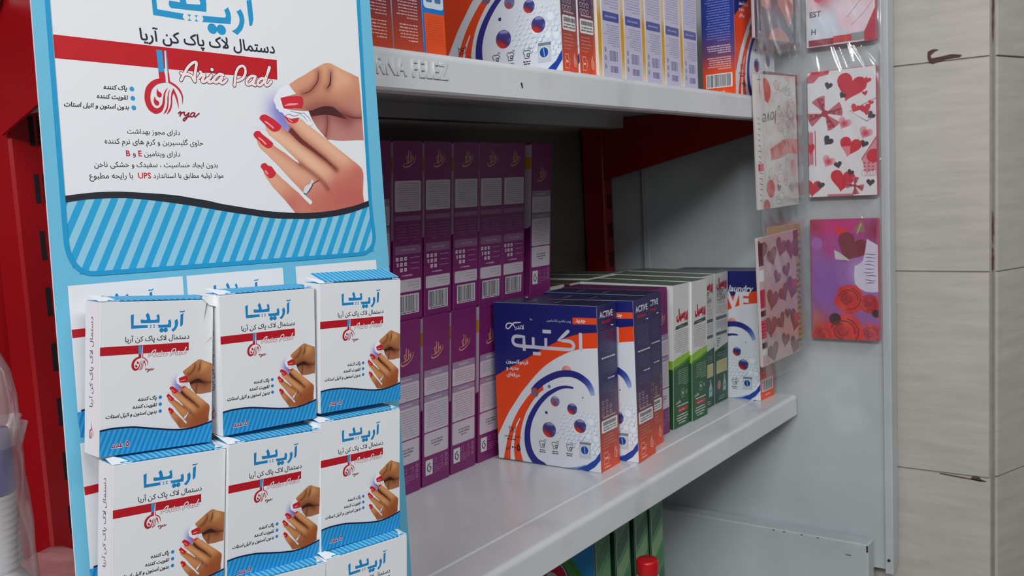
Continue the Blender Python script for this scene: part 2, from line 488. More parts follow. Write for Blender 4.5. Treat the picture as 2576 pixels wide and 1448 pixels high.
    def text(s, t, x, y, col, l=2, width=None, size=4.0, align='l', bold=0.0, shear=0.0, rot=0.0, sy=1.0, fa=False, res=2):
        if fa: t = persian(t)
        vs, fs = glyphs(t, bold, res)
        if not vs: return
        x0 = min(v[0] for v in vs); x1 = max(v[0] for v in vs)
        k = width / (x1 - x0) if width else size
        ox = {'l': x0, 'r': x1, 'c': (x0 + x1) / 2}[align]
        ca, sa = math.cos(rot), math.sin(rot); q = []
        for a, b in vs:
            px = (a - ox) * k + b * k * shear; py = -b * k * sy
            q.append(s.xf((x + px * ca + py * sa, y - px * sa + py * ca)))
        s.raw(q, fs, col, l)
    def greek(s, x0, y0, x1, y1, n, col, l=2, th=0.45, seed=1, align='r', fill=0.9):
        """rows of print too small to read"""
        r = random.Random(seed); h = (y1 - y0) / n
        for i in range(n):
            y = y0 + (i + 0.5) * h; wd = (x1 - x0) * (fill + (1 - fill) * r.random()) * (0.55 if i == n - 1 and n > 2 else 1)
            a, b = (x1 - wd, x1) if align == 'r' else (x0, x0 + wd) if align == 'l' else ((x0 + x1 - wd) / 2, (x0 + x1 + wd) / 2)
            x = a
            while x < b - 0.6:
                k = min(r.uniform(1.6, 5.0), b - x)
                t = th * h * r.uniform(0.75, 1.15)
                s.rect(x, y - t / 2, x + k, y + t / 2, col, l); x += k + r.uniform(0.45, 0.9)
    def barcode(s, x0, y0, x1, y1, bgc, fg, l=2, seed=3, digits=True):
        s.rrect(x0, y0, x1, y1, 0.6, bgc, l); r = random.Random(seed); x = x0 + 1.6
        yb = y1 - (2.6 if digits else 1.2)
        while x < x1 - 2.2:
            k = r.choice((0.35, 0.35, 0.7, 1.05)); s.rect(x, y0 + 1.2, x + k, yb, fg, l + 1); x += k + r.choice((0.4, 0.4, 0.8))
        if digits: s.greek(x0 + 1.6, y1 - 2.2, x1 - 1.6, y1 - 0.6, 1, fg, l + 1, 0.7, seed)

def heart(cx, cy, r, rot=0.0, n=26, asp=1.0):
    p = []
    for i in range(n):
        t = 2 * math.pi * i / n
        x = 16 * math.sin(t) ** 3 / 16.0; y = -(13 * math.cos(t) - 5 * math.cos(2 * t) - 2 * math.cos(3 * t) - math.cos(4 * t)) / 16.0
        x *= r * asp; y *= r
        p.append((cx + x * math.cos(rot) - y * math.sin(rot), cy + x * math.sin(rot) + y * math.cos(rot)))
    return p

def carton(name, W, D, H, mat, edge, faces, parent=None, b=0.5, shear=(0, 0), inset=0.25):
    """printed board box. Origin at the front left bottom corner; front is -y, left is -x. All in mm."""
    mb = MB(); w, d, h = W / 1000, D / 1000, H / 1000
    mb.bbox(0, w, 0, d, 0, h, b / 1000, edge)
    for k, fn in faces.items():
        if k == 'front': F = Face(mb, (0, 0, h), (1, 0, 0), (0, 0, -1), W, H)
        elif k == 'left': F = Face(mb, (0, d, h), (0, -1, 0), (0, 0, -1), D, H)
        elif k == 'right': F = Face(mb, (w, 0, h), (0, 1, 0), (0, 0, -1), D, H)
        elif k == 'back': F = Face(mb, (w, d, h), (-1, 0, 0), (0, 0, -1), W, H)
        elif k == 'top': F = Face(mb, (0, d, h), (1, 0, 0), (0, -1, 0), W, D)
        F.lim = (inset, inset, F.W - inset, F.H - inset)
        fn(F)
    if shear != (0, 0):
        mb.v = [(x + z * shear[0], y + z * shear[1], z) for x, y, z in mb.v]
    return mb.build(name, mat, parent)

DATA = {}
for _ln in '''\
hand_up:-657,-1182 -596,-1220 -533,-1252 -469,-1289 -398,-1326 -376,-1336 -355,-1342 -334,-1344 -313,-1341 -278,-1327 -237,-1311 -195,-1297 -164,-1288 -132,-1277 -102,-1267 -100,-1226 -100,-1155 -101,-1074 -104,-994 -106,-913 -108,-841 -162,-840 -217,-837 -282,-832 -335,-834 -376,-838 -405,-837 -430,-864 -480,-919 -514,-977 -529,-1020 -610,-1017 -697,-1025 -727,-1056 -732,-1091 -668,-1108 -612,-1122 -630,-1144
up_shadow:-516,-1005 -458,-1027 -389,-1039 -334,-1024 -284,-1000 -232,-980
up_pink:-442,-946 -316,-907 -154,-903
up_low:-191,-1057 -140,-1023
up_hi:-625,-1182 -536,-1226 -456,-1266 -379,-1306
up_hi2:-284,-1275 -223,-1244 -291,-1213
up_mid:-526,-1096 -422,-1114 -294,-1091
up_cr1:-424,-1277 -431,-1238 -445,-1207 -488,-1162 -521,-1140 -565,-1127
up_cr2:-324,-1285 -332,-1245 -342,-1205 -366,-1176
up_cr3:-390,-995 -393,-939 -403,-895 -417,-854
up_cr4:-287,-1019 -240,-1004 -177,-991 -111,-992
up_edge:-530,-1019 -467,-1039 -398,-1057 -341,-1056 -310,-1042 -286,-1021
tissue:-657,-1180 -643,-1152 -612,-1125 -668,-1108 -727,-1093 -724,-1056 -711,-1027 -658,-1019 -585,-1016 -535,-1017 -521,-985 -503,-943 -515,-930 -536,-923 -559,-935 -577,-958 -605,-974 -635,-970 -665,-963 -693,-970 -716,-983 -726,-998 -752,-1004 -755,-1017 -769,-1020 -773,-1049 -785,-1071 -775,-1094 -758,-1116 -731,-1147 -695,-1170
tis1:-711,-980 -681,-991 -648,-982 -608,-990
tis2:-607,-997 -569,-979 -548,-950
tis3:-567,-1000 -535,-976 -518,-947
tis4:-669,-1013 -611,-1003 -557,-1003
thumb:-732,-1091 -698,-1100 -653,-1107 -614,-1111 -579,-1111 -565,-1098 -564,-1077 -571,-1051 -585,-1034 -627,-1036 -677,-1028 -716,-1028 -724,-1056
thumb_hi:-704,-1045 -674,-1053 -640,-1056 -605,-1062
glow:-784,-1184 -649,-1189 -626,-876 -697,-849 -791,-867 -976,-906 -971,-1079 -880,-1158
glow_c:-718,-965 -737,-1010 -700,-907 -771,-1041
hand_lo:-712,-975 -662,-969 -610,-969 -566,-946 -518,-913 -463,-875 -407,-836 -339,-788 -264,-737 -218,-704 -170,-671 -147,-648 -138,-619 -141,-582 -153,-515 -158,-473 -153,-418 -242,-384 -307,-371 -370,-363 -444,-358 -522,-358 -610,-360 -702,-365 -737,-408 -771,-450 -811,-492 -846,-529 -869,-563 -888,-591 -901,-615 -906,-634 -913,-651 -887,-672 -858,-663 -818,-625 -783,-591 -747,-562 -706,-525 -664,-492 -623,-449 -586,-415 -574,-421 -568,-436 -577,-446 -609,-471 -655,-521 -702,-566 -752,-620 -802,-673 -842,-711 -876,-744 -906,-770 -922,-791 -927,-814 -935,-843 -890,-863 -851,-826 -821,-798 -780,-770 -738,-746 -686,-708 -637,-676 -648,-698 -693,-739 -724,-766 -755,-794 -785,-818 -816,-841 -836,-855 -851,-874 -856,-897 -859,-921 -826,-951 -784,-933 -747,-913 -721,-894 -694,-878 -686,-912 -697,-932 -710,-951
lo_gap:-684,-896 -615,-829 -533,-774 -434,-705 -356,-640
lo_gap2:-632,-674 -545,-619 -480,-567 -438,-514
lo_h1:-603,-930 -522,-873 -411,-796 -298,-711 -211,-650
lo_h2:-807,-870 -730,-819 -650,-767 -543,-689 -434,-604
lo_h3:-872,-778 -797,-716 -695,-629 -615,-570
lo_h4:-856,-582 -790,-528 -714,-459 -635,-393
lo_s1:-741,-913 -640,-855 -533,-774 -451,-715
lo_s3:-805,-788 -728,-736 -632,-674
lo_k:-325,-486 -189,-619 -196,-453 -548,-391 -396,-401 -718,-425
nail_m:-897,-955 -889,-970 -871,-980 -849,-982 -818,-968 -787,-950 -744,-916 -751,-901 -767,-886 -801,-876 -832,-891 -857,-916 -881,-939
nail_r:-950,-852 -940,-871 -920,-879 -904,-878 -885,-858 -850,-833 -816,-805 -822,-790 -834,-778 -862,-773 -897,-796 -921,-822 -938,-835
nail_p:-921,-658 -914,-672 -897,-681 -881,-679 -866,-663 -847,-662 -833,-644 -817,-622 -826,-603 -844,-591 -867,-586 -886,-606 -902,-630
nail_i:-718,-982 -689,-977 -668,-964 -636,-967 -607,-974 -621,-947 -640,-938 -660,-935 -685,-942 -703,-958
nh_m:-857,-938 -829,-920 -804,-901
nh_r:-913,-836 -889,-818 -870,-799
nh_p:-891,-632 -877,-615
nh_i:-688,-961 -664,-945
ring:-631,-491 -621,-521 -607,-536 -574,-550 -556,-580 -543,-562 -549,-545 -575,-515 -596,-479 -614,-474
ring_b:-556,-547 -528,-560 -500,-572
ring_d:-624,-489 -608,-479 -575,-515 -554,-542
emb_red:-1523,-1322 -1520,-1322 -1519,-1159 -1551,-1149 -1581,-1128 -1604,-1099 -1615,-1064 -1618,-1034 -1612,-1003 -1599,-977 -1578,-961 -1557,-957 -1531,-966 -1515,-984 -1502,-1016 -1496,-1051 -1490,-1079 -1472,-1112 -1493,-1089 -1504,-1064 -1511,-1036 -1519,-1012 -1535,-994 -1554,-988 -1572,-999 -1582,-1022 -1583,-1049 -1575,-1080 -1559,-1105 -1532,-1126 -1506,-1134 -1482,-1138 -1484,-1196
emb_blue:-1520,-1322 -1485,-1321 -1484,-1197 -1519,-1198
emb_strip2:-1464,-1321 -1457,-1321 -1458,-1198 -1465,-1198
emb_r2:-1467,-1197 -1457,-1196 -1455,-1146 -1426,-1131 -1399,-1105 -1386,-1071 -1387,-1043 -1395,-1014 -1393,-1056 -1403,-1087 -1428,-1117 -1467,-1139
emb_w:-1471,-1321 -1464,-1321 -1467,-1139 -1482,-1138
emb_d1:-1537,-1103 -1531,-1086 -1517,-1077 -1514,-1065 -1520,-1054 -1533,-1050 -1542,-1060 -1544,-1075
emb_d2:-1556,-1056 -1552,-1039 -1537,-1028 -1534,-1016 -1541,-1005 -1554,-1003 -1564,-1016 -1565,-1033
emb_f1:-1460,-1103 -1473,-1083 -1482,-1051 -1485,-1024 -1493,-996 -1507,-971 -1516,-955 -1496,-971 -1482,-1000 -1476,-1034 -1473,-1062 -1468,-1083
emb_f2:-1439,-1109 -1453,-1084 -1461,-1053 -1464,-1025 -1473,-997 -1487,-972 -1498,-954 -1476,-972 -1462,-997 -1455,-1029 -1452,-1057 -1441,-1080 -1434,-1061 -1426,-1027 -1420,-990 -1418,-1027 -1422,-1062 -1431,-1089
s_A:-1388,-1158 -1372,-1184 -1341,-1231 -1311,-1260 -1289,-1271 -1280,-1266 -1288,-1232 -1298,-1196 -1302,-1171 -1302,-1157
s_A2:-1384,-1198 -1367,-1194 -1341,-1195 -1319,-1187 -1310,-1170 -1302,-1157
s_r:-1261,-1216 -1253,-1206 -1270,-1184 -1279,-1176 -1253,-1199 -1235,-1204 -1243,-1186 -1255,-1167 -1254,-1157 -1238,-1161 -1217,-1180
s_i:-1193,-1200 -1207,-1181 -1217,-1163 -1210,-1158 -1193,-1164 -1178,-1178
s_dot:-1184,-1235
s_a:-1114,-1208 -1135,-1211 -1158,-1199 -1176,-1180 -1178,-1162 -1162,-1161 -1139,-1179 -1120,-1202 -1131,-1179 -1138,-1163 -1125,-1158 -1103,-1174 -1095,-1182
s_P:-1046,-1149 -1037,-1189 -1025,-1231 -1005,-1261 -979,-1273 -962,-1261 -963,-1231 -981,-1201 -1009,-1184 -1022,-1180
s_a2:-894,-1214 -917,-1216 -941,-1204 -960,-1182 -960,-1162 -942,-1163 -916,-1183 -897,-1209 -910,-1183 -919,-1164 -902,-1160
s_d:-827,-1204 -853,-1206 -876,-1190 -887,-1166 -870,-1162 -842,-1184 -812,-1231 -787,-1278 -791,-1282 -805,-1247 -821,-1208 -830,-1178 -826,-1163 -805,-1172 -786,-1192
rya_r:-1425,-964 -1415,-973 -1408,-975 -1413,-958 -1418,-947 -1407,-965 -1391,-974
rya_y:-1392,-969 -1385,-975 -1389,-959 -1382,-952 -1366,-965 -1357,-974 -1367,-953 -1383,-931 -1395,-922 -1400,-927 -1389,-939 -1356,-951
rya_a:-1322,-970 -1335,-973 -1350,-960 -1351,-948 -1337,-950 -1320,-972 -1328,-954 -1323,-947 -1295,-970
lg_a:-905,-1679 -870,-1689 -869,-1569 -886,-1525 -901,-1524
lg_r:-982,-1602 -952,-1621 -938,-1596 -932,-1561 -940,-1525 -958,-1491 -991,-1460 -1027,-1480 -999,-1495 -974,-1524 -966,-1554 -968,-1578
lg_y:-1065,-1600 -1036,-1622 -1026,-1596 -1022,-1565 -1030,-1521 -1216,-1513 -1207,-1530 -1208,-1540 -1216,-1550 -1063,-1556 -1056,-1568 -1058,-1586
lg_dots:-1154,-1480 -1096,-1480
lg_l:-1515,-1643 -1488,-1650 -1488,-1555 -1327,-1548 -1335,-1537 -1336,-1525 -1324,-1511 -1516,-1519
lg_b:-1411,-1614 -1343,-1613 -1346,-1626 -1356,-1645 -1325,-1669 -1309,-1644 -1304,-1609 -1224,-1614 -1216,-1622 -1218,-1635 -1230,-1661 -1201,-1686 -1185,-1667 -1177,-1627 -1183,-1576 -1400,-1572 -1411,-1580 -1415,-1593
lg_x1:-1307,-1547 -1283,-1548 -1291,-1539 -1294,-1530 -1292,-1520 -1281,-1513 -1309,-1510 -1298,-1521 -1296,-1530 -1298,-1538
lg_x2:-1262,-1548 -1239,-1549 -1247,-1541 -1251,-1532 -1249,-1521 -1240,-1513 -1265,-1512 -1255,-1522 -1252,-1531 -1255,-1540
pl_a:440,78 456,70 454,131 444,143 438,141
pl_ah:434,65 438,58 452,60 466,55 464,63 452,66
pl_r:406,110 420,100 426,117 424,137 414,156 400,169 387,160 402,147 408,133
pl_y:368,108 382,101 387,122 384,145 311,144 315,137 308,128 365,129 371,121
pl_dots:332,158 355,158
pl_l:162,73 179,67 178,126 258,127 253,134 257,142 165,143
pl_b:216,96 248,100 250,91 243,74 254,61 263,72 270,101 302,100 308,93 302,78 316,70 321,93 320,117 221,116 216,109
pl_x1:266,127 277,127 272,135 277,143 266,143 271,135
pl_x2:284,127 296,127 290,135 296,143 284,143 289,135
a_out:1479,311 1268,334 1118,372 965,433 810,505 652,589 492,678 351,751 125,869 -5,944
a_in:1473,495 1261,517 1130,553 1016,598 861,679 722,775 602,883 499,992 385,1119 290,1245 194,1373 118,1500 56,1609 7,1700
a_o2out:695,989 595,1059 514,1125 431,1216 347,1325 272,1442 206,1577 153,1719 113,1861 76,1998
a_o2in:712,1058 632,1114 560,1196 487,1295 434,1384 390,1490 355,1612 333,1751 340,1886 375,2002
a_wgap:280,1484 224,1626 188,1750 158,1890 141,2004
a_wgap2:346,1452 276,1587 233,1745 213,1884 218,2012
a_arc1:1400,1068 1375,994 1331,925 1259,873 1176,839 1073,827 950,843 834,885 716,949 626,1015 554,1088
a_arc2:1124,998 1039,994 944,1013 847,1060 748,1124 647,1222 565,1330 501,1445 460,1568 448,1687 459,1805 499,1902 569,1979 675,2025
a_tri:1136,1997 1288,1925 1402,1846 1483,1735 1482,1836 1399,1936 1305,2001
a_tri2:985,1995 1137,1968 1288,1925
a_bub:871,1185 1109,1257 774,1549 1211,1457 740,1338 793,1009 583,1102 1046,803 1260,1106
a_kt:275,412 468,401 462,535 329,543 271,504 442,544 440,594 462,535 586,538 586,527
a_akt:1259,307 1252,517 1212,326 1082,317 927,432 1077,447 1150,516 923,534 740,328 855,330 693,528 613,600 275,412 437,586
a_lab:1153,146 1475,140 1473,217 1151,227
a_txts:178,325 468,309 773,214 1133,206 170,756 509,743 167,835 357,831 163,925 373,921 1189,203 1327,199
a_icons:225,1600 666,1748 850,1744 1069,1744 1195,1648 1354,1639 1347,1844 1188,1846 1254,1732 90,1683 363,1671 123,1860 336,1844
a_pearl:1454,1368 1190,1525 1337,1592 843,1678 929,1420 1101,1370'''.split('\n'):
    _k, _v = _ln.split(':'); DATA[_k] = [(int(a) / 10, int(b) / 10) for a, b in (q.split(',') for q in _v.split())]

CW2 = [(-210.6, -46.6), (-202.8, -47.7), (-194.6, -48.3), (-186.2, -48.4), (-178.8, -48.3), (-168.0, -47.3), (-156.9, -45.8), (-147.8, -44.4), (-139.6, -43.0), (-130.1, -41.2), (-121.6, -39.6), (-111.7, -37.8), (-102.7, -36.4), (-92.2, -34.6), (-82.8, -33.5), (-71.6, -32.9), (-61.6, -32.5), (-49.8, -32.8), (-39.1, -33.7), (-31.2, -34.7), (-23.1, -36.3), (-11.0, -39.4)]
DATA['c_wave'] = [(-210.7, -50.1), (-202.4, -51.0), (-194.2, -51.7), (-185.8, -51.9), (-178.4, -51.7), (-167.6, -50.9), (-156.4, -50.0), (-147.3, -48.9), (-139.2, -47.4), (-129.7, -45.7), (-121.2, -43.6), (-111.2, -41.8), (-102.3, -40.2), (-91.8, -38.5), (-82.3, -37.5), (-71.2, -36.6), (-61.2, -36.2), (-49.3, -36.6), (-38.6, -37.5), (-30.7, -38.8), (-22.7, -40.1), (-11.0, -43.2)]
DATA['c_dots'] = [(-168.5, -108.9), (-168.5, -103.7), (-168.5, -98.4)]
UPS = [(-52.9, -102.0), (-49.9, -102.7), (-46.7, -103.8), (-43.0, -105.0), (-39.8, -105.7), (-36.6, -105.9), (-33.5, -105.5), (-31.0, -104.2), (-28.6, -102.0), (-25.7, -99.9), (-22.7, -97.8), (-27.5, -98.5), (-31.6, -99.2), (-35.8, -99.9), (-39.9, -100.1), (-44.1, -99.6), (-48.2, -99.0), (-51.4, -98.4), (-52.2, -100.2)]

# ------------------------------------------------------------------ artwork: nail wipe display and packets
WHT = (226, 228, 230); CY_D = (24, 138, 190); CY_L = (106, 184, 214); RED = (196, 28, 40); INK = (38, 36, 48); NAVY = (16, 30, 66)
D = DATA

def logo(F, pre, col, l=1):
    for k in D:
        if k.startswith(pre) and not k.endswith('dots'): F.poly(D[k], col, l, smooth=2)
    r = {'pl_': 1.25, 'lg_': 3.1}[pre]
    for p in D[pre + 'dots']: F.disc(p[0], p[1], r, col, l)

def emblem(F, l=2, red=(178, 24, 40), blue=(50, 150, 205), wht=WHT):
    F.poly(D['emb_w'], wht, l, smooth=0)
    F.poly(D['emb_red'], red, l, smooth=3); F.poly(D['emb_blue'], blue, l + 1)
    F.poly(D['emb_strip2'], (120, 120, 180), l + 1); F.poly(D['emb_r2'], red, l, smooth=3)
    for k in ('emb_d1', 'emb_d2', 'emb_f1', 'emb_f2'): F.poly(D[k], red, l, smooth=3)
    for k in ('rya_r', 'rya_y', 'rya_a'): F.stroke(D[k], 0.75, (140, 20, 32), l, 4)

def script(F, l=3):
    for k in ('s_A', 's_A2', 's_r', 's_i', 's_a', 's_P', 's_a2', 's_d'): F.stroke(D[k], 2.35, (88, 24, 32), l, 4)
    for k in ('s_A', 's_A2', 's_r', 's_i', 's_a', 's_P', 's_a2', 's_d'): F.stroke(D[k], 1.6, (246, 224, 226), l + 1, 4)
    x, y = D['s_dot'][0]; F.disc(x, y, 1.45, (88, 24, 32), l); F.disc(x, y, 1.05, (246, 224, 226), l + 1)

SKIN_P = dict(base=(214, 152, 122), hi=(236, 190, 158), mid=(200, 128, 104), red=(190, 96, 88), dk=(112, 48, 42), deep=(74, 34, 38), up=(204, 140, 106), uphi=(228, 174, 140), pink=(186, 124, 118), nail=(206, 40, 56), nhi=(248, 160, 160))
SKIN_T = dict(base=(190, 124, 76), hi=(216, 158, 108), mid=(160, 92, 50), red=(148, 74, 38), dk=(86, 40, 18), deep=(60, 28, 20), up=(170, 108, 62), uphi=(206, 150, 100), pink=(166, 104, 72), nail=(196, 26, 40), nhi=(246, 150, 150))

def hands(F, C, l=1, step=2.2, paper=WHT, lines=True):
    F.shade(D['glow'], paper, [(D['glow_c'][:2], 11, (122, 120, 200), 0.95), (D['glow_c'][2:3], 9, (140, 130, 205), 0.8)], l, step * 1.6)
    F.shade(D['hand_up'], C['up'], [(D['up_hi'], 9, C['uphi'], 0.5), (D['up_hi2'], 9, C['uphi'], 0.9), (D['up_mid'], 14, C['mid'], 0.25), (D['up_pink'], 20, C['pink'], 0.95), (D['up_low'], 13, C['pink'], 0.5), (D['up_shadow'], 8, C['dk'], 0.55)] + [(D['up_cr%d' % i], 3.0, C['dk'], 0.45) for i in (1, 2, 3, 4)], l + 1, step)
    F.shade(UPS, C['deep'], [([(-398, -985)][:0] or [(-52.0, -98.0)], 4, C['dk'], .5), ([(-24.0, -98.5)], 5, C['dk'], .6)], l + 2, step)
    if lines:
        F.stroke(D['up_cr1'], [0.3, .8, .8, .7, .6, .3], C['dk'], l + 2); F.stroke(D['up_cr2'], [0.3, .9, 1.1, .5], C['deep'], l + 2); F.stroke(D['up_cr4'], [0.3, .8, .9, .7], C['dk'], l + 2); F.stroke(D['up_cr3'], .45, C['dk'], l + 2)
    F.shade(D['hand_lo'], C['base'], [(D['lo_h1'], 5.5, C['hi'], .75), (D['lo_h2'], 7, C['hi'], .85), (D['lo_h3'], 6, C['hi'], .45), (D['lo_h4'], 5, C['hi'], .35)] + [([p], r, C['red'], st) for p, r, st in zip(D['lo_k'], (15, 10, 20, 16, 18, 12), (.7, .7, .95, .6, .75, .7))] + [(D['lo_s1'], 4.2, C['mid'], .8), (D['lo_s3'], 3.5, C['mid'], .8), (D['lo_gap2'], 2.0, C['dk'], .6), (D['lo_gap'], 2.3, C['dk'], .85)], l + 3, step)
    if lines: F.stroke(D['lo_gap'], [3.6, 3.2, 2.2, 1.2, .2], C['dk'], l + 4, cap=False)
    F.poly(D['nail_i'], C['nail'], l + 4, 2); F.stroke(D['nh_i'], .7, C['nhi'], l + 5)
    F.poly(D['tissue'], (232, 233, 240), l + 5, 1)
    for k in ('tis1', 'tis2', 'tis3', 'tis4'): F.stroke(D[k], [.2, .5, .2] if len(D[k]) == 3 else [.2, .5, .5, .2], (130, 128, 142), l + 6)
    F.poly(D['thumb'], C['nail'], l + 6, 2); F.stroke(D['thumb_hi'], [.4, 1.3, 1.3, .5], C['nhi'], l + 7)
    for k in 'mrp': F.poly(D['nail_' + k], C['nail'], l + 5, 2); F.stroke(D['nh_' + k], 1.0, C['nhi'], l + 6)
    F.poly(D['ring'], (214, 214, 218), l + 5, 2); F.stroke(D['ring_d'], .8, (90, 70, 70), l + 6); F.stroke(D['ring_b'], .8, (120, 80, 72), l + 5)

BUL = ('پاک کننده', 'تقویت کننده', 'بدون استون و اتیل استات')
TITLE = 'دستمال لاک پاک کن آریا'
P_W, P_H, P_D = 63.6, 80.2, 17.0
WAVE = [(-.2, 66.4), (5.9, 65.8), (12.2, 65.9), (18.5, 66.4), (24.9, 67.6), (31.4, 68.9), (38, 70.1), (44.7, 70.9), (51.5, 70.8), (57, 69.9), (64, 68.3)]

def packet_front(F, C=SKIN_T, base=True, hand=True, step=3.6):
    if base: F.rect(0, 0, P_W, P_H, WHT, 0)
    logo(F, 'pl_', (26, 130, 190), 1)
    F.text(TITLE, 31.3, 21.2, (40, 40, 46), 1, width=35.8, align='c', bold=.012, fa=True)
    F.rect(-.5, 23.2, 49, 27.7, (180, 20, 34), 1)
    emblem(F.sub(.3886, 79.68, .3615, 71.17), 2)
    script(F.sub(.3564, 75.63, .303, 64.66), 3)
    for i, (t, wd) in enumerate(zip(BUL, (10.2, 13.2, 27.5))):
        y = 52 + 3.75 * i
        F.disc(32.9, y, .95, (30, 130, 200), 1)
        F.text(t, 30.8, y + .8, (34, 32, 40), 1, width=wd, align='r', bold=.03, shear=.22, fa=True)
    if hand: hands(F.sub(.315, 66.29, .3783, 83.85), C, 1, step)
    low = [(x, y + .4) for x, y in cr(WAVE, 3)]
    F.poly([(-2.2, 67)] + low + [(64, P_H), (-2.2, P_H)], (54, 158, 214), 7)
    for i in range(27):
        xb = -8 + i * 2.9; q = [(xb, P_H), (xb + 1.35, P_H), (xb + 7.1, 66), (xb + 5.75, 66)]
        def top(x):
            for a, b in zip(WAVE, WAVE[1:]):
                if a[0] <= x <= b[0]: return a[1] + (b[1] - a[1]) * (x - a[0]) / (b[0] - a[0]) + .6
            return 67
        k = (14.2 - (top(xb + 5.5) - 66)) / 14.2
        F.poly([(xb, P_H), (xb + 1.35, P_H), (xb + 1.35 + 5.75 * k, P_H - 14.2 * k), (xb + 5.75 * k, P_H - 14.2 * k)], (24, 130, 194), 8)
    F.stroke(WAVE, .95, NAVY, 9, 3, cap=False)
    F.text('۵ عدد', 6.2, 76, (240, 236, 240), 9, width=9.8, bold=.075, fa=True)
    F.text('۵ عدد', 6.4, 75.9, (150, 24, 60), 10, width=9.4, bold=.03, fa=True)

def packet_left(F):
    F.rect(0, 0, P_D, P_H, (232, 233, 235), 0)
    F.text(TITLE, 9.4, 8, (40, 38, 46), 1, width=47, align='r', rot=math.pi / 2, fa=True, bold=.004)
    G = Face.__new__(Face); G.__dict__.update(F.__dict__)
    for k, c in (('emb_red', (170, 28, 60)), ('emb_r2', (196, 90, 110)), ('emb_d1', (170, 28, 60)), ('emb_d2', (170, 28, 60)), ('emb_f1', (196, 90, 110)), ('emb_f2', (196, 90, 110))):
        F.poly([(8.5 + (y + 98) * -.24, 71 - (x + 148) * -.24) for x, y in D[k]] if False else [(9 + (x + 148) * .23, 71.5 + (y + 96) * .25) for x, y in D[k]], c, 1, 2)

def packet_top(F):
    F.rect(0, 0, P_W, P_D, (118, 198, 234), 0)
    for i in range(20): F.rect(1 + i * 3.2, 0, 2.3 + i * 3.2, P_D, (52, 158, 212), 1)

def make_packet():
    o = carton('nail_wipe_packet', P_W, P_D, P_H, M_CARD, (222, 223, 226), {'front': packet_front, 'left': packet_left, 'top': packet_top}, b=.45)
    f = MB(); w, h = P_W / 1000, P_H / 1000                 # tuck flap lying on the top, its white paper end curling up
    def strip(x0, x1, y0, y1, z0, z1, col): f.add([(x0, y0, z0), (x1, y0, z0), (x1, y1, z1), (x0, y1, z1), (x0, y0, z0 + .0005), (x1, y0, z0 + .0005), (x1, y1, z1 + .0005), (x0, y1, z1 + .0005)], [(0, 1, 2, 3), (4, 5, 6, 7), (0, 1, 5, 4), (1, 2, 6, 5), (2, 3, 7, 6), (3, 0, 4, 7)], col)
    for i in range(34):
        c = (112, 196, 234) if i % 2 else (48, 152, 208)
        strip(.0045 + i * .0017, .0045 + (i + 1) * .0017, .0008, P_D / 1000 - .0006, h + .0004, h + .0014, c)
    fl = f.build('top_flap', M_CARD, o)
    for q, c in (([(-.0002, .0003, h + .0003), (.0105, .0002, h + .0002), (.0062, .0045, h + .0022), (.0006, P_D / 1000, h + .0030)], (234, 235, 237)), ([(w + .0002, .0003, h + .0003), (w - .007, .0002, h + .0002), (w - .0045, .0040, h + .0017), (w - .0006, P_D / 1000, h + .0026)], (230, 231, 233))):
        t = MB(); t.add(q, [(0, 1, 2, 3)], c); t.build('end_tab', M_CARD, o)
    return o

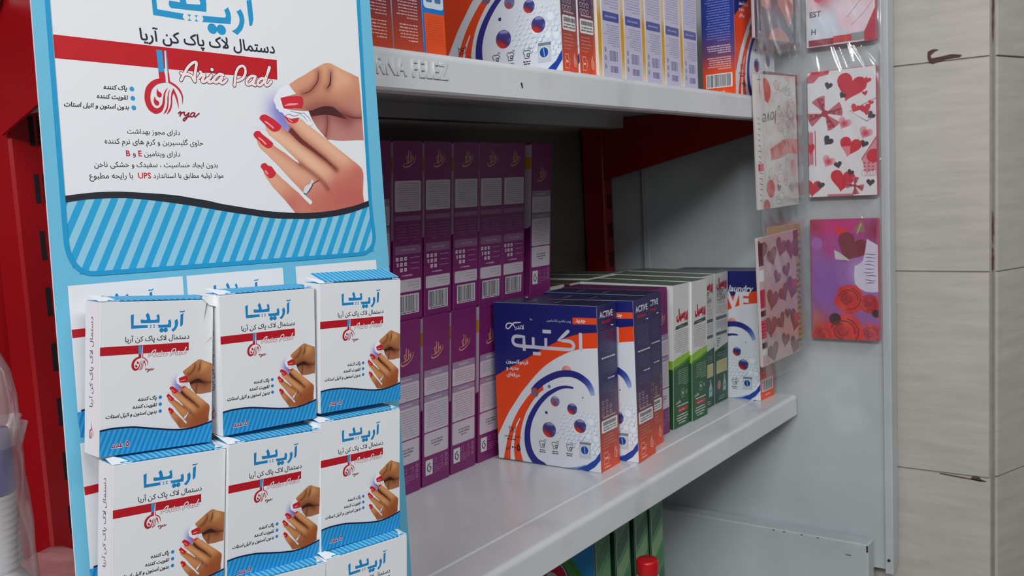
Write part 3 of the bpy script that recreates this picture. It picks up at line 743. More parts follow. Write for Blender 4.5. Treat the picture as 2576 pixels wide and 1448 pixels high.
def display_front(F):
    """backing card print; x and y run along the card in mm from the lower right of the poster part"""
    def le(y): return -221.2 - .0269 * (y + 7.2)
    def ri(y): return 1.0 - .026 * y
    F.poly([(le(-240), -240), (ri(-240), -240), (ri(330), 330), (le(330), 330)], CY_L, 0, clip=False)
    B = [(-206.6, -240), (-209.1, -153), (-211.8, -56), (-212.6, -28), (-211.8, -19), (-208.8, -12.6), (-203.8, -8.8), (-196, -8.0), (-110, -7.6), (-21.7, -7.4), (-15.6, -9.2), (-11.4, -13.4), (-9.8, -19.5), (-10.4, -41), (-4.5, -179), (-2.0, -240)]
    F.poly(B, WHT, 1, clip=False)
    F.poly(CW2 + [(-10.0, -19.5), (-11.4, -13.4), (-15.6, -9.2), (-21.7, -7.6), (-110, -7.8), (-196, -8.2), (-203.8, -9), (-208.8, -12.8), (-211.8, -19), (-212.4, -28)], (142, 198, 220), 2, clip=False)
    def wy(x):
        for a, b in zip(CW2, CW2[1:]):
            if a[0] <= x <= b[0]: return a[1] + (b[1] - a[1]) * (x - a[0]) / (b[0] - a[0])
        return CW2[0][1] if x < CW2[0][0] else CW2[-1][1]
    x = -234.0
    while x < -12:
        bx = lambda t, o: x + o + .53 * t
        L = []; R = []
        for o, out in ((0, L), (4.2, R)):
            t0, t1 = 0.0, 45.0
            while t0 < 45 and (bx(t0, o) < -211.5 + max(0, (4 - t0)) * .8): t0 += .4
            t = t0
            while t < 45 and -8.2 - t > wy(bx(t, o)) + .2 and bx(t, o) < -10.6 - max(0, (4 - t)) * .9: t += .4
            t1 = t; out += [(bx(t0, o), -8.2 - t0), (bx(t1, o), -8.2 - t1)]
        if L[1][1] < L[0][1] - .5 or R[1][1] < R[0][1] - .5: F.poly([L[0], L[1], R[1], R[0]], (40, 160, 208), 3, clip=False)
        x += 8.75
    F.stroke(B, 2.5, (30, 150, 200), 4, 3)
    hands(F, SKIN_P, 2, 2.0)
    F.poly(cr(D['c_wave'], 2) + cr(CW2, 2)[::-1], (40, 40, 48), 8, clip=False)
    F.stroke(B, 2.5, (30, 150, 200), 9, 3)
    F.poly([(-208.0, -135.1), (-140, -134), (-73, -133), (-74, -120.6), (-140, -121.6), (-208.4, -122.6)], (190, 18, 32), 2, clip=False)
    logo(F, 'lg_', (28, 148, 198), 2)
    F.text(TITLE, -117.2, -137.0, (40, 38, 52), 2, width=87, align='c', bold=.020, fa=True)
    emblem(F, 4, (196, 34, 48)); script(F, 5)
    for (x, y), t, wd in zip(D['c_dots'], BUL, (13.0, 17.2, 35)):
        F.disc(x, y, 1.35, (44, 150, 210), 2)
        F.text(t, x - 2.9, y + .9, (38, 36, 46), 2, width=wd, align='r', bold=.028, shear=.22, fa=True)
    for t, x, y, wd in (('دارای مجوز بهداشت', -158.2, -84.0, 31), ('حاوی گلیسیرین و کرم های نرم کننده', -157.8, -78.2, 58), ('بدون ایجاد حساسیت ، سفیدک و خشکی ناخن', -157.3, -65.4, 73)):
        F.text(t, x, y, (38, 36, 44), 2, width=wd, align='c', bold=.008, fa=True)
    F.text('دارای ویتامین', -143.9, -71.6, (38, 36, 44), 2, width=21.4, align='r', bold=.008, fa=True)
    F.text('E', -166.6, -71.4, RED, 2, size=4.6, align='r', bold=.02); F.text('و', -170.2, -71.6, (38, 36, 44), 2, size=4.4, align='r', bold=.008, fa=True); F.text('B', -175.6, -71.4, RED, 2, size=4.6, bold=.02)
    F.text('مواد اولیه مطابق با استاندارد', -117.8, -59.2, (38, 36, 44), 2, width=43.5, align='r', bold=.008, fa=True)
    F.text('UPS', -162.6, -59.0, RED, 2, size=4.6, align='r', bold=.02)
    F.text('با رایحه مطبوع', -173.0, -59.2, (38, 36, 44), 2, width=24.0, align='r', bold=.008, fa=True)
    for r in range(3):                                       # printed places for the packets
        for c in range(3):
            y0 = -2.6 + 83.5 * r; x0 = (-214.2, -147.6, -74.0)[c] - .0266 * (y0 + 2.6)
            G = F.sub(1, x0, 1, y0, 1)
            G.lim = (x0 - 2.0, y0 - .5, x0 + 64.3, y0 + 80.4)
            G.poly([(0, 0), (64.2, 0), (62.1, 80.2), (-2.1, 80.2)], WHT, 0)
            packet_front(G.sub(.99, .1, 1, 0), SKIN_T, False, False)

# ------------------------------------------------------------------ artwork: washing powder cartons
NV = (26, 34, 112); OR = (238, 72, 22); PW = (222, 228, 234)
def powder_front(F, english=False):
    W, H = 148, 200
    F.rect(0, 0, W, H, PW, 0)
    ao = D['a_out']; ai = D['a_in']
    F.poly([(W, 0), (W, ao[0][1])] + ao + [(0, ao[-1][1] + 4), (0, 0)], NV, 1, 0)
    F.poly([(W, ao[0][1])] + cr(ao, 2) + [(0, ao[-1][1] + 4), (0, ai[-1][1] + 6)] + cr(ai, 2)[::-1] + [(W, ai[0][1])], OR, 2)
    F.poly(cr(D['a_o2out'], 2) + cr(D['a_o2in'], 2)[::-1], OR, 2)
    F.stroke(D['a_wgap2'], [1.4, 2.2, 3.6, 5.4, 7.0], PW, 3, cap=False)
    F.stroke(D['a_wgap'], [.4, .6, .8, .6, .4], (232, 120, 80), 3)
    F.stroke(D['a_arc1'], [5.5, 7.5, 8.2, 8.2, 8.2, 8.2, 8.2, 8.2, 8.2, 8.2, 7.6], [(168, 186, 220), (110, 136, 200), (64, 84, 168), (40, 48, 136)] + [(36, 40, 128)] * 7, 4, 4, cap=False)   # ring fades at its free end
    F.stroke(D['a_arc2'], [2.5, 3.4, 4.2, 5.0, 5.8, 6.4, 7.0, 7.6, 8.2, 8.8, 9.4, 9.8, 10.2, 10.2], (36, 42, 132), 4)
    F.poly(D['a_tri'] + [(118, 199)], (30, 66, 160), 4); F.poly([(92, 199.6), (103, 199.2), (117, 196), (128, 192), (120, 199.9)], (120, 150, 200), 3)
    rn = random.Random(7)
    for j in range(11):                                      # woven pearl ground
        for i in range(12):
            x = 82 + i * 6.2 + (j % 2) * 3.1 + rn.uniform(-.8, .8); y = 128 + j * 4.8 + rn.uniform(-.8, .8)
            if x + (y - 128) * .3 < 96 or x > 146 or y > 178 - max(0, (118 - x)) * .5: continue
            r = 1.2 + (y - 124) / 60 * 2.0 * (x - 60) / 80
            F.disc(x + r * .3, y + r * .35, r, rn.choice(((150, 188, 216), (176, 200, 222), (128, 172, 206))), 3, n=9); F.disc(x, y, r, (232, 238, 243), 4, n=9)
    for x, y, r in ((137, 140, 6), (119, 152, 7), (133, 158, 5), (143, 160, 5)):
        F.disc(x, y, r, (208, 226, 238), 5); F.disc(x - r * .2, y - r * .2, r * .72, (236, 242, 246), 6)
    B = D['a_bub']
    for (x, y), r, a in zip(B[:4], (6.4, 6.9, 9.6, 8.4), (.6, 1, 1, 1)):
        F.shade([(x + r * math.cos(i * .2618), y + r * math.sin(i * .2618)) for i in range(24)], tuple(190 * (1 - a) + v * a for v in (58, 58, 132)), [([(x - r * .75, y + r * .55), (x - r * .1, y + r * .75)], r * .62, (214, 48, 28), 1.0 * a), ([(x - r * .25, y), (x + r * .25, y + r * .5)], r * .22, (70, 30, 60), .5 * a), ([(x - r * .3, y - r * .8), (x + r * .5, y - r * .75)], r * .22, (206, 206, 230), .75), ([(x + r * .85, y + r * .2)], r * .3, (150, 160, 206), .6)], 7, r * .2)
    F.disc(*B[4], 1.9, (40, 52, 130), 5); F.disc(*B[5], 2.1, (86, 120, 190), 5); F.disc(*B[8], .9, (40, 44, 100), 5)
    F.shade([(B[6][0] + 5.5 * math.cos(i * .4), B[6][1] + 6 * math.sin(i * .4)) for i in range(16)], (150, 90, 90), [([(B[6][0] - 3, B[6][1] + 3)], 5, (96, 110, 170), .8), ([(B[6][0] + 3, B[6][1] - 2)], 4, (190, 60, 40), .7)], 6, 2)
    F.shade([(B[7][0] + 7 * math.cos(i * .4), B[7][1] + 7 * math.sin(i * .4)) for i in range(16)], (228, 130, 110), [([(B[7][0] + 2, B[7][1] - 4)], 5, (240, 190, 176), .7)], 3, 2.5)
    # washing machine and cloth signs
    F.poly([(119.5, 164.8), (135.4, 163.9), (134.7, 184.4), (118.8, 184.6)], (196, 204, 210), 7); F.rect(119.8, 164.8, 135, 167.6, (120, 132, 150), 8)
    F.disc(126.4, 174.6, 6.2, (224, 228, 232), 8); F.disc(126.4, 174.6, 5.2, (26, 74, 160), 9); F.stroke([(126, 170.5), (127, 178.5)], 1.0, (150, 190, 226), 10)
    for x, y in ((66.6, 174), (85, 173.6), (105.5, 173.8)):
        F.stroke([(x - 4.6, y - 2.2), (x - 2, y - 4), (x, y - 3.2), (x + 2, y - 4), (x + 4.8, y - 2), (x + 3.6, y + .2), (x + 2.8, y - .4), (x + 2.8, y + 4.4), (x - 2.8, y + 4.4), (x - 2.8, y - .4), (x - 3.8, y + .2)], .75, (34, 34, 42), 7, 0, closed=True)
        F.disc(x + 1.6, y + 1.2, 2.0, (40, 40, 48), 7); F.disc(x + 1.6, y + 1.2, 1.0, PW, 8); F.stroke([(x + 3, y - 6), (x + 4.2, y - 4.8)], .6, (40, 40, 50), 7, 0); F.stroke([(x + 5.4, y - 6), (x + 5, y - 4.2)], .6, (40, 40, 50), 7, 0)
        F.greek(x - 5, y + 6.6, x + 5, y + 11.4, 2, (60, 60, 70), 7, .5, int(x), 'c', .8)
    F.stroke([(18, 156.5), (19, 163.5), (27, 163.5), (28, 156.5)], .7, (70, 30, 26), 7, 0); F.stroke([(18, 157.5), (20.4, 158.6), (23, 157.4), (25.4, 158.6), (28, 157.2)], .6, (70, 30, 26), 7, 2); F.disc(23, 160.6, 1.3, (70, 30, 26), 7)
    F.text('با قدرت شستشو', 35.6, 170.4, (60, 26, 24), 7, width=25, align='r', bold=.01, fa=True); F.greek(13, 172, 28, 175, 1, (70, 30, 26), 7, .5, 3)
    F.text('۵۰۰', 34, 187, (40, 30, 34), 7, width=13.5, align='r', bold=.03, fa=True); F.text('گرم', 18.6, 186.6, (50, 30, 30), 7, width=6.0, align='r', bold=.01, fa=True)
    if english:
        F.text('laundry', 140, 32, (228, 230, 238), 5, width=40, align='r', bold=.02, shear=.3)
        F.text('ACTIVE', 134, 57.5, (226, 228, 234), 6, width=112, align='r', bold=.05, sy=1.05)
        F.rect(4, 14, 38, 22, OR, 5)
        return
    F.poly(D['a_lab'], (240, 80, 30), 4); F.text('جدید', 132.8, 19.8, (238, 238, 240), 5, width=13.5, align='r', bold=.03, fa=True)
    F.text('پودر ماشین لباسشویی', 112.6, 20.6, (190, 196, 214), 4, width=34, align='r', bold=.01, fa=True)
    F.text('لاندر', 45.5, 32.2, (228, 230, 236), 4, width=13.5, align='r', bold=.02, fa=True)
    F.stroke([(32.5, 31), (29.5, 27), (25.5, 25.6), (21.5, 26.2), (19, 28.6), (19.6, 32), (22.6, 32.4), (26.5, 29), (31, 25.0), (38, 24.2), (41, 23.8)], [1.2, 1.5, 1.6, 1.6, 1.6, 1.5, 1.5, 1.6, 1.7, 1.5, .9], (228, 230, 236), 4)
    T = (206, 210, 222)                                      # the big outlined name, drawn as even strokes
    F.stroke([(125.4, 32.5), (125.2, 54)], 4.4, T, 5, 0, cap=False)
    F.stroke([(108.5, 31.5), (94.5, 43.3), (109, 43.3), (114, 45.2), (115.8, 48.8), (114, 52.4), (109, 53.6), (61, 53.6)], 4.2, T, 5, 2)
    F.stroke([(62.5, 53.6), (58.6, 53.4), (58.6, 41.5)], 4.0, T, 5, 2, cap=False); F.stroke([(76.5, 53.6), (76.8, 41.5)], 4.0, T, 5, 0, cap=False)
    F.stroke([(60, 53.6), (46, 53.6)], 4.2, T, 5, 0, cap=False)
    F.stroke([(45, 59), (45, 41.5), (33, 41.5), (29.4, 43.6), (28.4, 47), (29.6, 50.6), (33.4, 52.8), (45, 53.4)], 4.2, T, 5, 2, cap=False)
    F.rect(72.5, 31.2, 84.5, 35.6, T, 5); F.rect(57.5, 59.4, 69, 63.4, T, 5)
    for t, y, wd in (('فرمولاسیون', 75.6, 33), ('جدید و', 83.8, 19), ('حرفه‌ای', 92.4, 20.5)): F.text(t, 17 + wd, y, (224, 226, 234), 5, width=wd, align='r', bold=.025, fa=True)
    F.stroke([(55, 18.5), (56.5, 20.2), (57.6, 19.8)], .9, (200, 204, 216), 4)

def powder_side(F):
    W, H = F.W, 200
    F.grad(0, 0, W, H, [(0, (40, 42, 92)), (.50, (50, 46, 92)), (.66, (92, 52, 74)), (.80, (176, 66, 46)), (1, (232, 76, 34))], 0)
    k = W / 48
    F.text('ACTIVE', W / 2 - 1, 15.2, (232, 232, 238), 1, width=33 * k, align='c', bold=.015, sy=1.05)
    F.rrect(10 * k, 19, 34 * k, 22.5, 1.2, (150, 40, 50), 1); F.rect(34 * k, 26, 40 * k, 27.3, (226, 226, 232), 1)
    F.greek(6 * k, 31, 40 * k, 59, 10, (84, 82, 118), 1, .32, 5); F.greek(8 * k, 62, 42 * k, 65.4, 1, (220, 220, 228), 1, .5, 6)
    F.greek(6 * k, 68, 40 * k, 86, 6, (84, 80, 114), 1, .32, 8); F.greek(22 * k, 88, 40 * k, 91, 1, (216, 214, 224), 1, .55, 9)
    F.greek(6 * k, 94, 40 * k, 108, 5, (98, 88, 112), 1, .32, 10)
    for j in range(3):
        for i in range(2 + (j > 0)):
            x = (9 + i * 9.5) * k; y = 117 + j * 6.8
            F.stroke([(x - 3, y - 1), (x - 1, y - 2), (x + 1, y - 2), (x + 3, y - 1), (x + 2, y), (x + 1.6, y + 2.2), (x - 1.6, y + 2.2), (x - 2, y)], .55, (206, 198, 210), 1, 0, closed=True)
        F.stroke([(43 * k + 1.6 * math.cos(a * .785), 110 + j * 9 + 2.6 * math.sin(a * .785)) for a in range(8)], .35, (160, 140, 150), 1, 0, closed=True)
    F.greek(6 * k, 133, 40 * k, 137, 1, (196, 180, 186), 1, .4, 12)
    F.rrect(4 * k, 138.5, 44 * k, 153.5, 2, (226, 226, 226), 1)
    r = random.Random(4); x = 8 * k
    while x < 40 * k: q = r.uniform(.6, 2.2); F.rect(x, 140.5, x + q, 145, (70, 66, 72), 2); x += q + r.uniform(.4, .9)
    F.greek(6 * k, 146, 42 * k, 152, 2, (100, 96, 100), 2, .5, 4)
    F.greek(6 * k, 156, 42 * k, 174, 5, (196, 130, 116), 1, .34, 14, 'l', .7)
    c = (244, 196, 176)
    F.stroke([(8 * k, 178), (18 * k, 178), (18 * k, 182), (22 * k, 182), (22 * k, 188), (18.5 * k, 188), (18.5 * k, 192), (8 * k, 192), (8 * k, 188), (11 * k, 185), (8 * k, 182)], .8, c, 1, 0, closed=True); F.greek(10.5 * k, 183, 19 * k, 187.5, 1, c, 1, .6, 2)
    F.stroke([(38 * k, 177), (35 * k, 182), (36 * k, 188), (40 * k, 190), (42 * k, 184), (39 * k, 181)], 1.0, c, 1, 3); F.stroke([(38.5 * k, 176), (38.5 * k, 187)], .8, c, 1, 0); F.greek(8 * k, 194, 24 * k, 198, 1, c, 1, .4, 2)

def powder_side_barcode(F):
    W, H = F.W, 200
    F.grad(0, 0, W, H, [(0, (40, 60, 150)), (.55, (44, 60, 150)), (.72, (120, 74, 110)), (.84, (232, 80, 34)), (1, (240, 80, 26))], 0)
    F.greek(6, 60, 42, 126, 19, (120, 140, 200), 1, .34, 21); F.greek(7, 130, 42, 142, 4, (206, 190, 206), 1, .5, 22); F.greek(7, 146, 42, 164, 6, (230, 190, 180), 1, .42, 23)
    F.text('ACTIVE', W / 2, 16, (232, 232, 238), 1, width=34, align='c', bold=.02)
    F.barcode(4.5, 169, 43.5, 188, (232, 234, 236), (56, 56, 70), 1, 5, False); F.greek(16, 192, 32, 196, 1, (246, 200, 170), 1, .5, 24)

def powder_top(F):
    F.rect(0, 0, F.W, F.H, (46, 48, 78), 0); F.greek(10, 40, 36, 46, 1, (200, 204, 214), 1, .3, 31); F.greek(12, 80, 34, 84, 1, (190, 194, 208), 1, .3, 33)

# ------------------------------------------------------------------ artwork: purple cartons
PU = (118, 34, 100); PUL = (142, 96, 136); GRY = (196, 188, 196); GOLD = (206, 150, 112)
def gold_mark(F, x, y, k=1.0, l=1):
    F.stroke([(x - 9 * k, y + 5 * k), (x - 10.5 * k, y + 8 * k), (x - 7 * k, y + 9.6 * k), (x + 1 * k, y + 8 * k), (x + 8 * k, y + 3.6 * k), (x + 11.5 * k, y - 1.5 * k), (x + 9.5 * k, y - 4.6 * k)], [.5 * k, 1.3 * k, 1.8 * k, 1.4 * k, 1.0 * k, .8 * k, .4 * k], GOLD, l)
    F.stroke([(x - 7 * k, y + 5.6 * k), (x - 3 * k, y + 5 * k), (x + 3 * k, y + 3 * k), (x + 9 * k, y - 1 * k)], [.7 * k, 1.1 * k, 1.1 * k, .5 * k], GOLD, l)
    for q in (((-1, -10), (-1.6, 4)), ((3, -8), (2.6, 3)), ((-5, -2), (-3, 4)), ((-5, -2), (-.8, -4)), ((6.5, -4), (6, 1)), ((2.8, -1), (6.4, -2.4))):
        F.stroke([(x + a * k, y + b * k) for a, b in q], 1.2 * k, GOLD, l, 0)

def purple_a(F):
    F.rect(0, 0, 48, 200, PU, 0); gold_mark(F, 25, 41, .95)
    for y0, y1, y2, n, sd in ((63, 70.5, 92, 6, 1), (93, 99.5, 136, 11, 2)):
        F.rrect(2.5, y0, 45.5, y1 + 3, 1.6, (150, 132, 156), 1); F.rrect(2.5, y1 + .6, 45.5, y2, 1.8, GRY, 2); F.greek(5, y1 + 3, 43, y2 - 2, n, (150, 134, 152), 3, .3, sd); F.greek(14, y0 + 1.6, 34, y1 - .6, 1, (190, 176, 194), 2, .35, sd + 4)
    F.rrect(2.5, 135.5 + 2, 45.5, 164.5, 2, GRY, 1); F.greek(14, 146, 36, 156, 3, (110, 100, 116), 2, .5, 9, 'c')
    F.rrect(5, 169.5, 17.5, 187.5, .8, (206, 206, 210), 1); F.stroke([(12.5, 174), (9, 176), (8.5, 181), (12, 184), (14.5, 180), (12, 177)], 1.5, (50, 48, 56), 2, 3)
    c = (180, 140, 178)
    F.stroke([(20, 170), (24, 170), (24, 175), (20, 175)], .5, c, 1, 0, closed=True); F.stroke([(31, 171), (34.5, 169.5), (36, 174), (32.5, 175.5)], .6, c, 1, 0)
    for j in range(3): F.stroke([(42 + 1.8 * math.cos(a * .785), 170 + j * 6 + 2.0 * math.sin(a * .785)) for a in range(8)], .7, c, 1, 0, closed=True)
    F.greek(20, 178, 38, 188, 4, (160, 112, 156), 1, .3, 11, 'l')

def purple_b(F):
    F.rect(0, 0, 48, 200, PU, 0); gold_mark(F, 26, 20, .95)
    F.rrect(2.5, 44, 45.5, 78, 2, GRY, 1); F.greek(5, 46, 43, 76, 12, (150, 134, 152), 2, .3, 3)
    F.rrect(2.5, 83, 45.5, 88.5, 1.2, PUL, 1)
    for i, sd in ((0, 4), (1, 5)): F.greek(4 + 21 * i, 92, 22 + 22 * i, 112, 6, (150, 84, 142), 1, .3, sd)
    F.rrect(2.5, 116, 45.5, 125.5, 1.6, PUL, 1); F.greek(12, 118, 36, 124, 1, (176, 134, 172), 2, .35, 7)
    for j in range(3):
        for i in range(3):
            if j == 2 and i == 0: continue
            x, y = 4 + i * 6.8, 128.5 + j * 6.2
            F.rect(x + (1.6 if (j == 1 and i == 0) else 0), y, x + 4.2, y + 4, (216, 208, 216), 1); F.greek(x + 1, y + 1, x + 3.4, y + 3.2, 1, (150, 120, 150), 2, .5, i + j)
        F.greek(27, 129 + j * 6.2, 43, 131 + j * 6.2, 1, (180, 140, 176), 1, .4, 20 + j)
    F.greek(13, 148, 32, 151, 1, (196, 160, 192), 1, .5, 30, 'c')
    F.rrect(2.5, 154, 45.5, 168, 1.8, GRY, 1); F.greek(22, 156, 43, 166, 3, (160, 146, 160), 2, .3, 31)
    F.barcode(7, 171, 42, 193, (204, 204, 206), (60, 56, 64), 1, 12)

def purple_broad(F):
    W = F.W
    F.rect(0, 0, W, 200, PU, 0)
    F.poly([(0, 2), (W, 2), (W, 108), (W - 6, 112), (0, 112)], (206, 198, 206), 1); F.rect(0, 18, W, 34, (206, 160, 40), 2)
    gold_mark(F, W * .45, 60, 2.0, 3)

def purple_top(F): F.rect(0, 0, F.W, F.H, (92, 48, 84), 0)

# ------------------------------------------------------------------ artwork: green, gold and other cartons
def green_a(F):
    W = F.W
    F.rect(0, 0, W, 200, (214, 214, 212), 0)
    F.poly([(0, 104), (10, 101.5), (25, 99.5), (W, 97), (W, 116), (0, 116)], (140, 186, 40), 1); F.poly([(0, 113), (14, 112.4), (32, 109), (W, 104.5), (W, 200), (0, 200)], (30, 84, 44), 2); F.poly([(0, 113.5), (14, 112.4), (32, 109), (W, 104.5), (W, 108), (30, 113), (0, 117)], (70, 134, 40), 3)
    F.text('پرسیل', W - 5, 47, (176, 24, 50), 1, width=36, align='r', bold=.085, sy=1.25, fa=True)
    F.poly([(6, 62), (9, 57), (W - 6, 54.5), (W - 5, 59.5), (W - 5, 60)], (62, 78, 72), 1); F.greek(16, 57, 34, 60, 1, (150, 160, 156), 2, .4, 2)
    F.greek(5, 63, W - 5, 97, 13, (130, 130, 130), 1, .32, 41)
    F.greek(12, 118, W - 5, 142, 9, (150, 176, 150), 3, .3, 42)
    F.stroke([(24, 148), (33, 147), (32.4, 158), (24.6, 159)], .6, (200, 214, 200), 3, 0, closed=True); F.disc(28.6, 153, 2.4, (160, 190, 160), 3); F.disc(40, 153, 3.2, (96, 136, 96), 3)
    F.text('ماشینی', 22, 165, (220, 226, 220), 3, width=14, align='r', bold=.03, fa=True)
    F.greek(8, 168, W - 6, 171, 1, (214, 222, 214), 3, .5, 43); F.rrect(14, 173, W - 8, 178.5, 1, (186, 40, 56), 3); F.greek(16, 174.5, 34, 177.5, 1, (230, 150, 156), 4, .5, 44)
    F.greek(8, 181, W - 6, 196, 4, (206, 216, 206), 3, .42, 45, 'c', .75)

def green_b(F):
    W = F.W
    F.rect(0, 0, W, 200, (206, 208, 208), 0); F.rect(0, 118, W, 200, (24, 74, 52), 1); F.poly([(0, 118), (W, 110), (W, 124), (0, 124)], (24, 74, 52), 1)
    F.text('پرسیل', W - 4, 21, (176, 24, 50), 1, width=38, align='r', bold=.085, sy=1.2, fa=True)
    F.text('DEEP', 9, 33, (90, 94, 96), 1, width=22, bold=.03, sy=1.2); F.text('CLEAN', 9, 42, (90, 94, 96), 1, width=30, bold=.03, sy=1.2); F.text('Technology', 9, 47, (120, 124, 126), 1, width=28)
    F.greek(6, 50, W - 5, 64, 5, (140, 142, 142), 1, .32, 51); F.rrect(5, 66, W - 4, 71, 1, (80, 86, 88), 1); F.greek(6, 73, W - 5, 88, 5, (140, 142, 142), 1, .32, 52); F.rrect(5, 90, W - 4, 95, 1, (80, 86, 88), 1)
    F.greek(8, 98, 22, 112, 4, (90, 92, 94), 1, .5, 53, 'l'); F.rect(6, 134, W - 4, 154, (196, 192, 132), 2); F.greek(8, 136, W - 6, 152, 6, (166, 160, 108), 3, .35, 54)
    F.greek(12, 121, W - 6, 132, 3, (110, 150, 130), 2, .35, 55)
    F.disc(16, 172, 6, (196, 120, 130), 2, 7); F.poly([(34, 158), (37, 158), (38, 165), (42, 172), (42, 184), (30, 184), (30, 172), (33.5, 165)], (150, 190, 180), 2, 2); F.greek(31.5, 173, 40.5, 178, 1, (90, 140, 130), 3, .6, 56)
    F.greek(14, 189, 36, 196, 2, (160, 186, 170), 2, .4, 57, 'c')

def green_left(F):
    W = F.W
    F.rect(0, 0, W, 200, (222, 222, 220), 0); F.rect(0, 116, W, 200, (28, 80, 42), 1); F.rect(0, 104, W, 116, (132, 180, 44), 1)
    F.text('پرسیل', W - 20, 60, (176, 24, 50), 1, width=90, align='r', bold=.05, sy=1.3, fa=True)

def green_top(F): F.rect(0, 0, F.W, F.H, (96, 112, 96), 0); F.rect(0, 0, 1.2, F.H, (220, 220, 218), 1)

def gold_front(F):
    W = F.W
    F.rect(0, 0, W, 200, (196, 192, 216), 0)
    F.grad(0, 0, 9.5, 200, [(0, (216, 172, 60)), (.58, (214, 196, 160)), (.66, (206, 150, 36)), (.86, (210, 160, 56)), (1, (232, 222, 200))], 1)
    F.grad(7.2, 0, 9.5, 200, [(0, (240, 214, 140)), (.62, (246, 240, 232)), (.75, (236, 206, 120)), (1, (248, 242, 232))], 2)
    F.greek(13, 20, W - 3, 122, 34, (150, 148, 186), 1, .34, 61)
    F.rrect(11.5, 126, W - 2.5, 136, 1.5, (72, 78, 150), 1); F.greek(16, 129, W - 8, 133, 1, (150, 156, 206), 2, .5, 62)
    F.greek(13, 139, W - 3, 163, 10, (140, 138, 176), 1, .36, 63, 'r', .7)
    for j in range(3): F.stroke([(15, 164 + j * 9), (13.4, 167 + j * 9), (15, 169.6 + j * 9), (17, 167 + j * 9), (15.4, 165.6 + j * 9)], .9, (70, 60, 110), 1, 2)
    F.barcode(22, 166, W - 5, 180, (206, 202, 224), (90, 80, 140), 1, 9, False); F.barcode(23, 182.5, W - 5, 192.5, (206, 202, 224), (90, 80, 140), 1, 10, False)

def brown_side(F):
    W = F.W
    F.grad(0, 0, W, 200, [(0, (60, 46, 110)), (.6, (84, 50, 96)), (.8, (120, 54, 62)), (1, (196, 74, 46))], 0)
    F.greek(4, 70, W - 4, 150, 30, (150, 104, 130), 1, .3, 71); F.greek(5, 152, W - 5, 174, 9, (206, 168, 166), 1, .34, 72); F.greek(6, 177, W - 6, 192, 6, (220, 184, 176), 1, .36, 73)
def brown_left(F):
    F.rect(0, 0, F.W, 200, (206, 200, 202), 0); F.rect(0, 60, F.W, 66, (120, 60, 90), 1)
def blue_front(F):
    W = F.W
    F.rect(0, 0, W, 200, (30, 116, 196), 0); F.rect(2, 166, W, 200, (226, 84, 40), 1); F.greek(5, 168, W - 3, 190, 11, (200, 76, 42), 2, .34, 81)
    F.rrect(2, 122, W - 1, 162, 3, (206, 216, 226), 1)
    for i in (0, 1):
        for j in (0, 1): F.rrect(5 + i * 11, 127 + j * 18, 13 + i * 11, 139 + j * 18, 1.5, (70, 120, 160), 2); F.disc(9 + i * 11, 133 + j * 18, 2.4, (190, 206, 216), 3)

def leafy(F, sd=1):
    """green cartons under the shelf: leaf bands stepping down the face"""
    W = F.W; r = random.Random(sd)
    F.rect(0, 0, W, F.H, (70, 128, 84), 0)
    for i in range(7):
        y = 12 + i * 30
        F.poly([(4, y + 16), (W - 3, y - 6), (W - 3, y + 16), (4, y + 40)], ((60, 110, 66), (52, 108, 72), (96, 140, 96), (44, 92, 70), (120, 156, 110), (60, 120, 60), (50, 100, 60))[(i + sd) % 7], 1)
        F.stroke([(4, y + 40), (W - 3, y + 16)], .8, (130, 170, 136), 2, 0)
    F.rect(0, 0, 3.5, F.H, (26, 56, 34), 3); F.rect(3.5, 0, 5, F.H, (130, 168, 136), 3)

def leafy_broad(F):
    W = F.W
    F.rect(0, 0, W, F.H, (74, 140, 84), 0); F.poly([(W * .62, 0), (W, 0), (W, 72)], (40, 130, 190), 1); F.poly([(W * .56, 0), (W * .62, 0), (W, 74), (W, 84)], (60, 130, 40), 2)
    F.shade([(0, 0), (W * .55, 0), (W * .7, 40), (W * .4, 60), (0, 60)], (90, 140, 90), [([(W * .4, 14)], 16, (210, 214, 200), .8)], 1, 6)
    for x, r in ((W * .26, 19), (W * .60, 22)):
        F.disc(x, 62, r + 3.2, (40, 20, 34), 3, n=28); F.disc(x, 62, r + 2, (196, 190, 192), 4, n=28); F.disc(x, 62, r, (190, 26, 60), 5, n=28); F.disc(x, 66, r * .45, (190, 186, 190), 6)

# ------------------------------------------------------------------ artwork: gift envelopes in the hanging pockets
DR = (206, 26, 52); PK = (226, 130, 146); BK = (52, 50, 56)
def bow(F, x, y, r, a, l=2):
    for da in (-.6, .6, 2.4, 3.9):
        p = [(x, y)]
        for t in (-.42, -.2, .2, .42): p.append((x + r * math.cos(a + da + t), y + r * math.sin(a + da + t)))
        F.poly(p, (196, 96, 112), l, 2); F.stroke([(x, y), (x + r * .9 * math.cos(a + da), y + r * .9 * math.sin(a + da))], r * .12, (150, 40, 60), l + 1, 0)
        for q in (.5, .8): F.disc(x + r * q * math.cos(a + da + .22), y + r * q * math.sin(a + da + .22), r * .09, (160, 30, 56), l + 1, n=8)
    F.disc(x, y, r * .2, (170, 40, 64), l + 2)

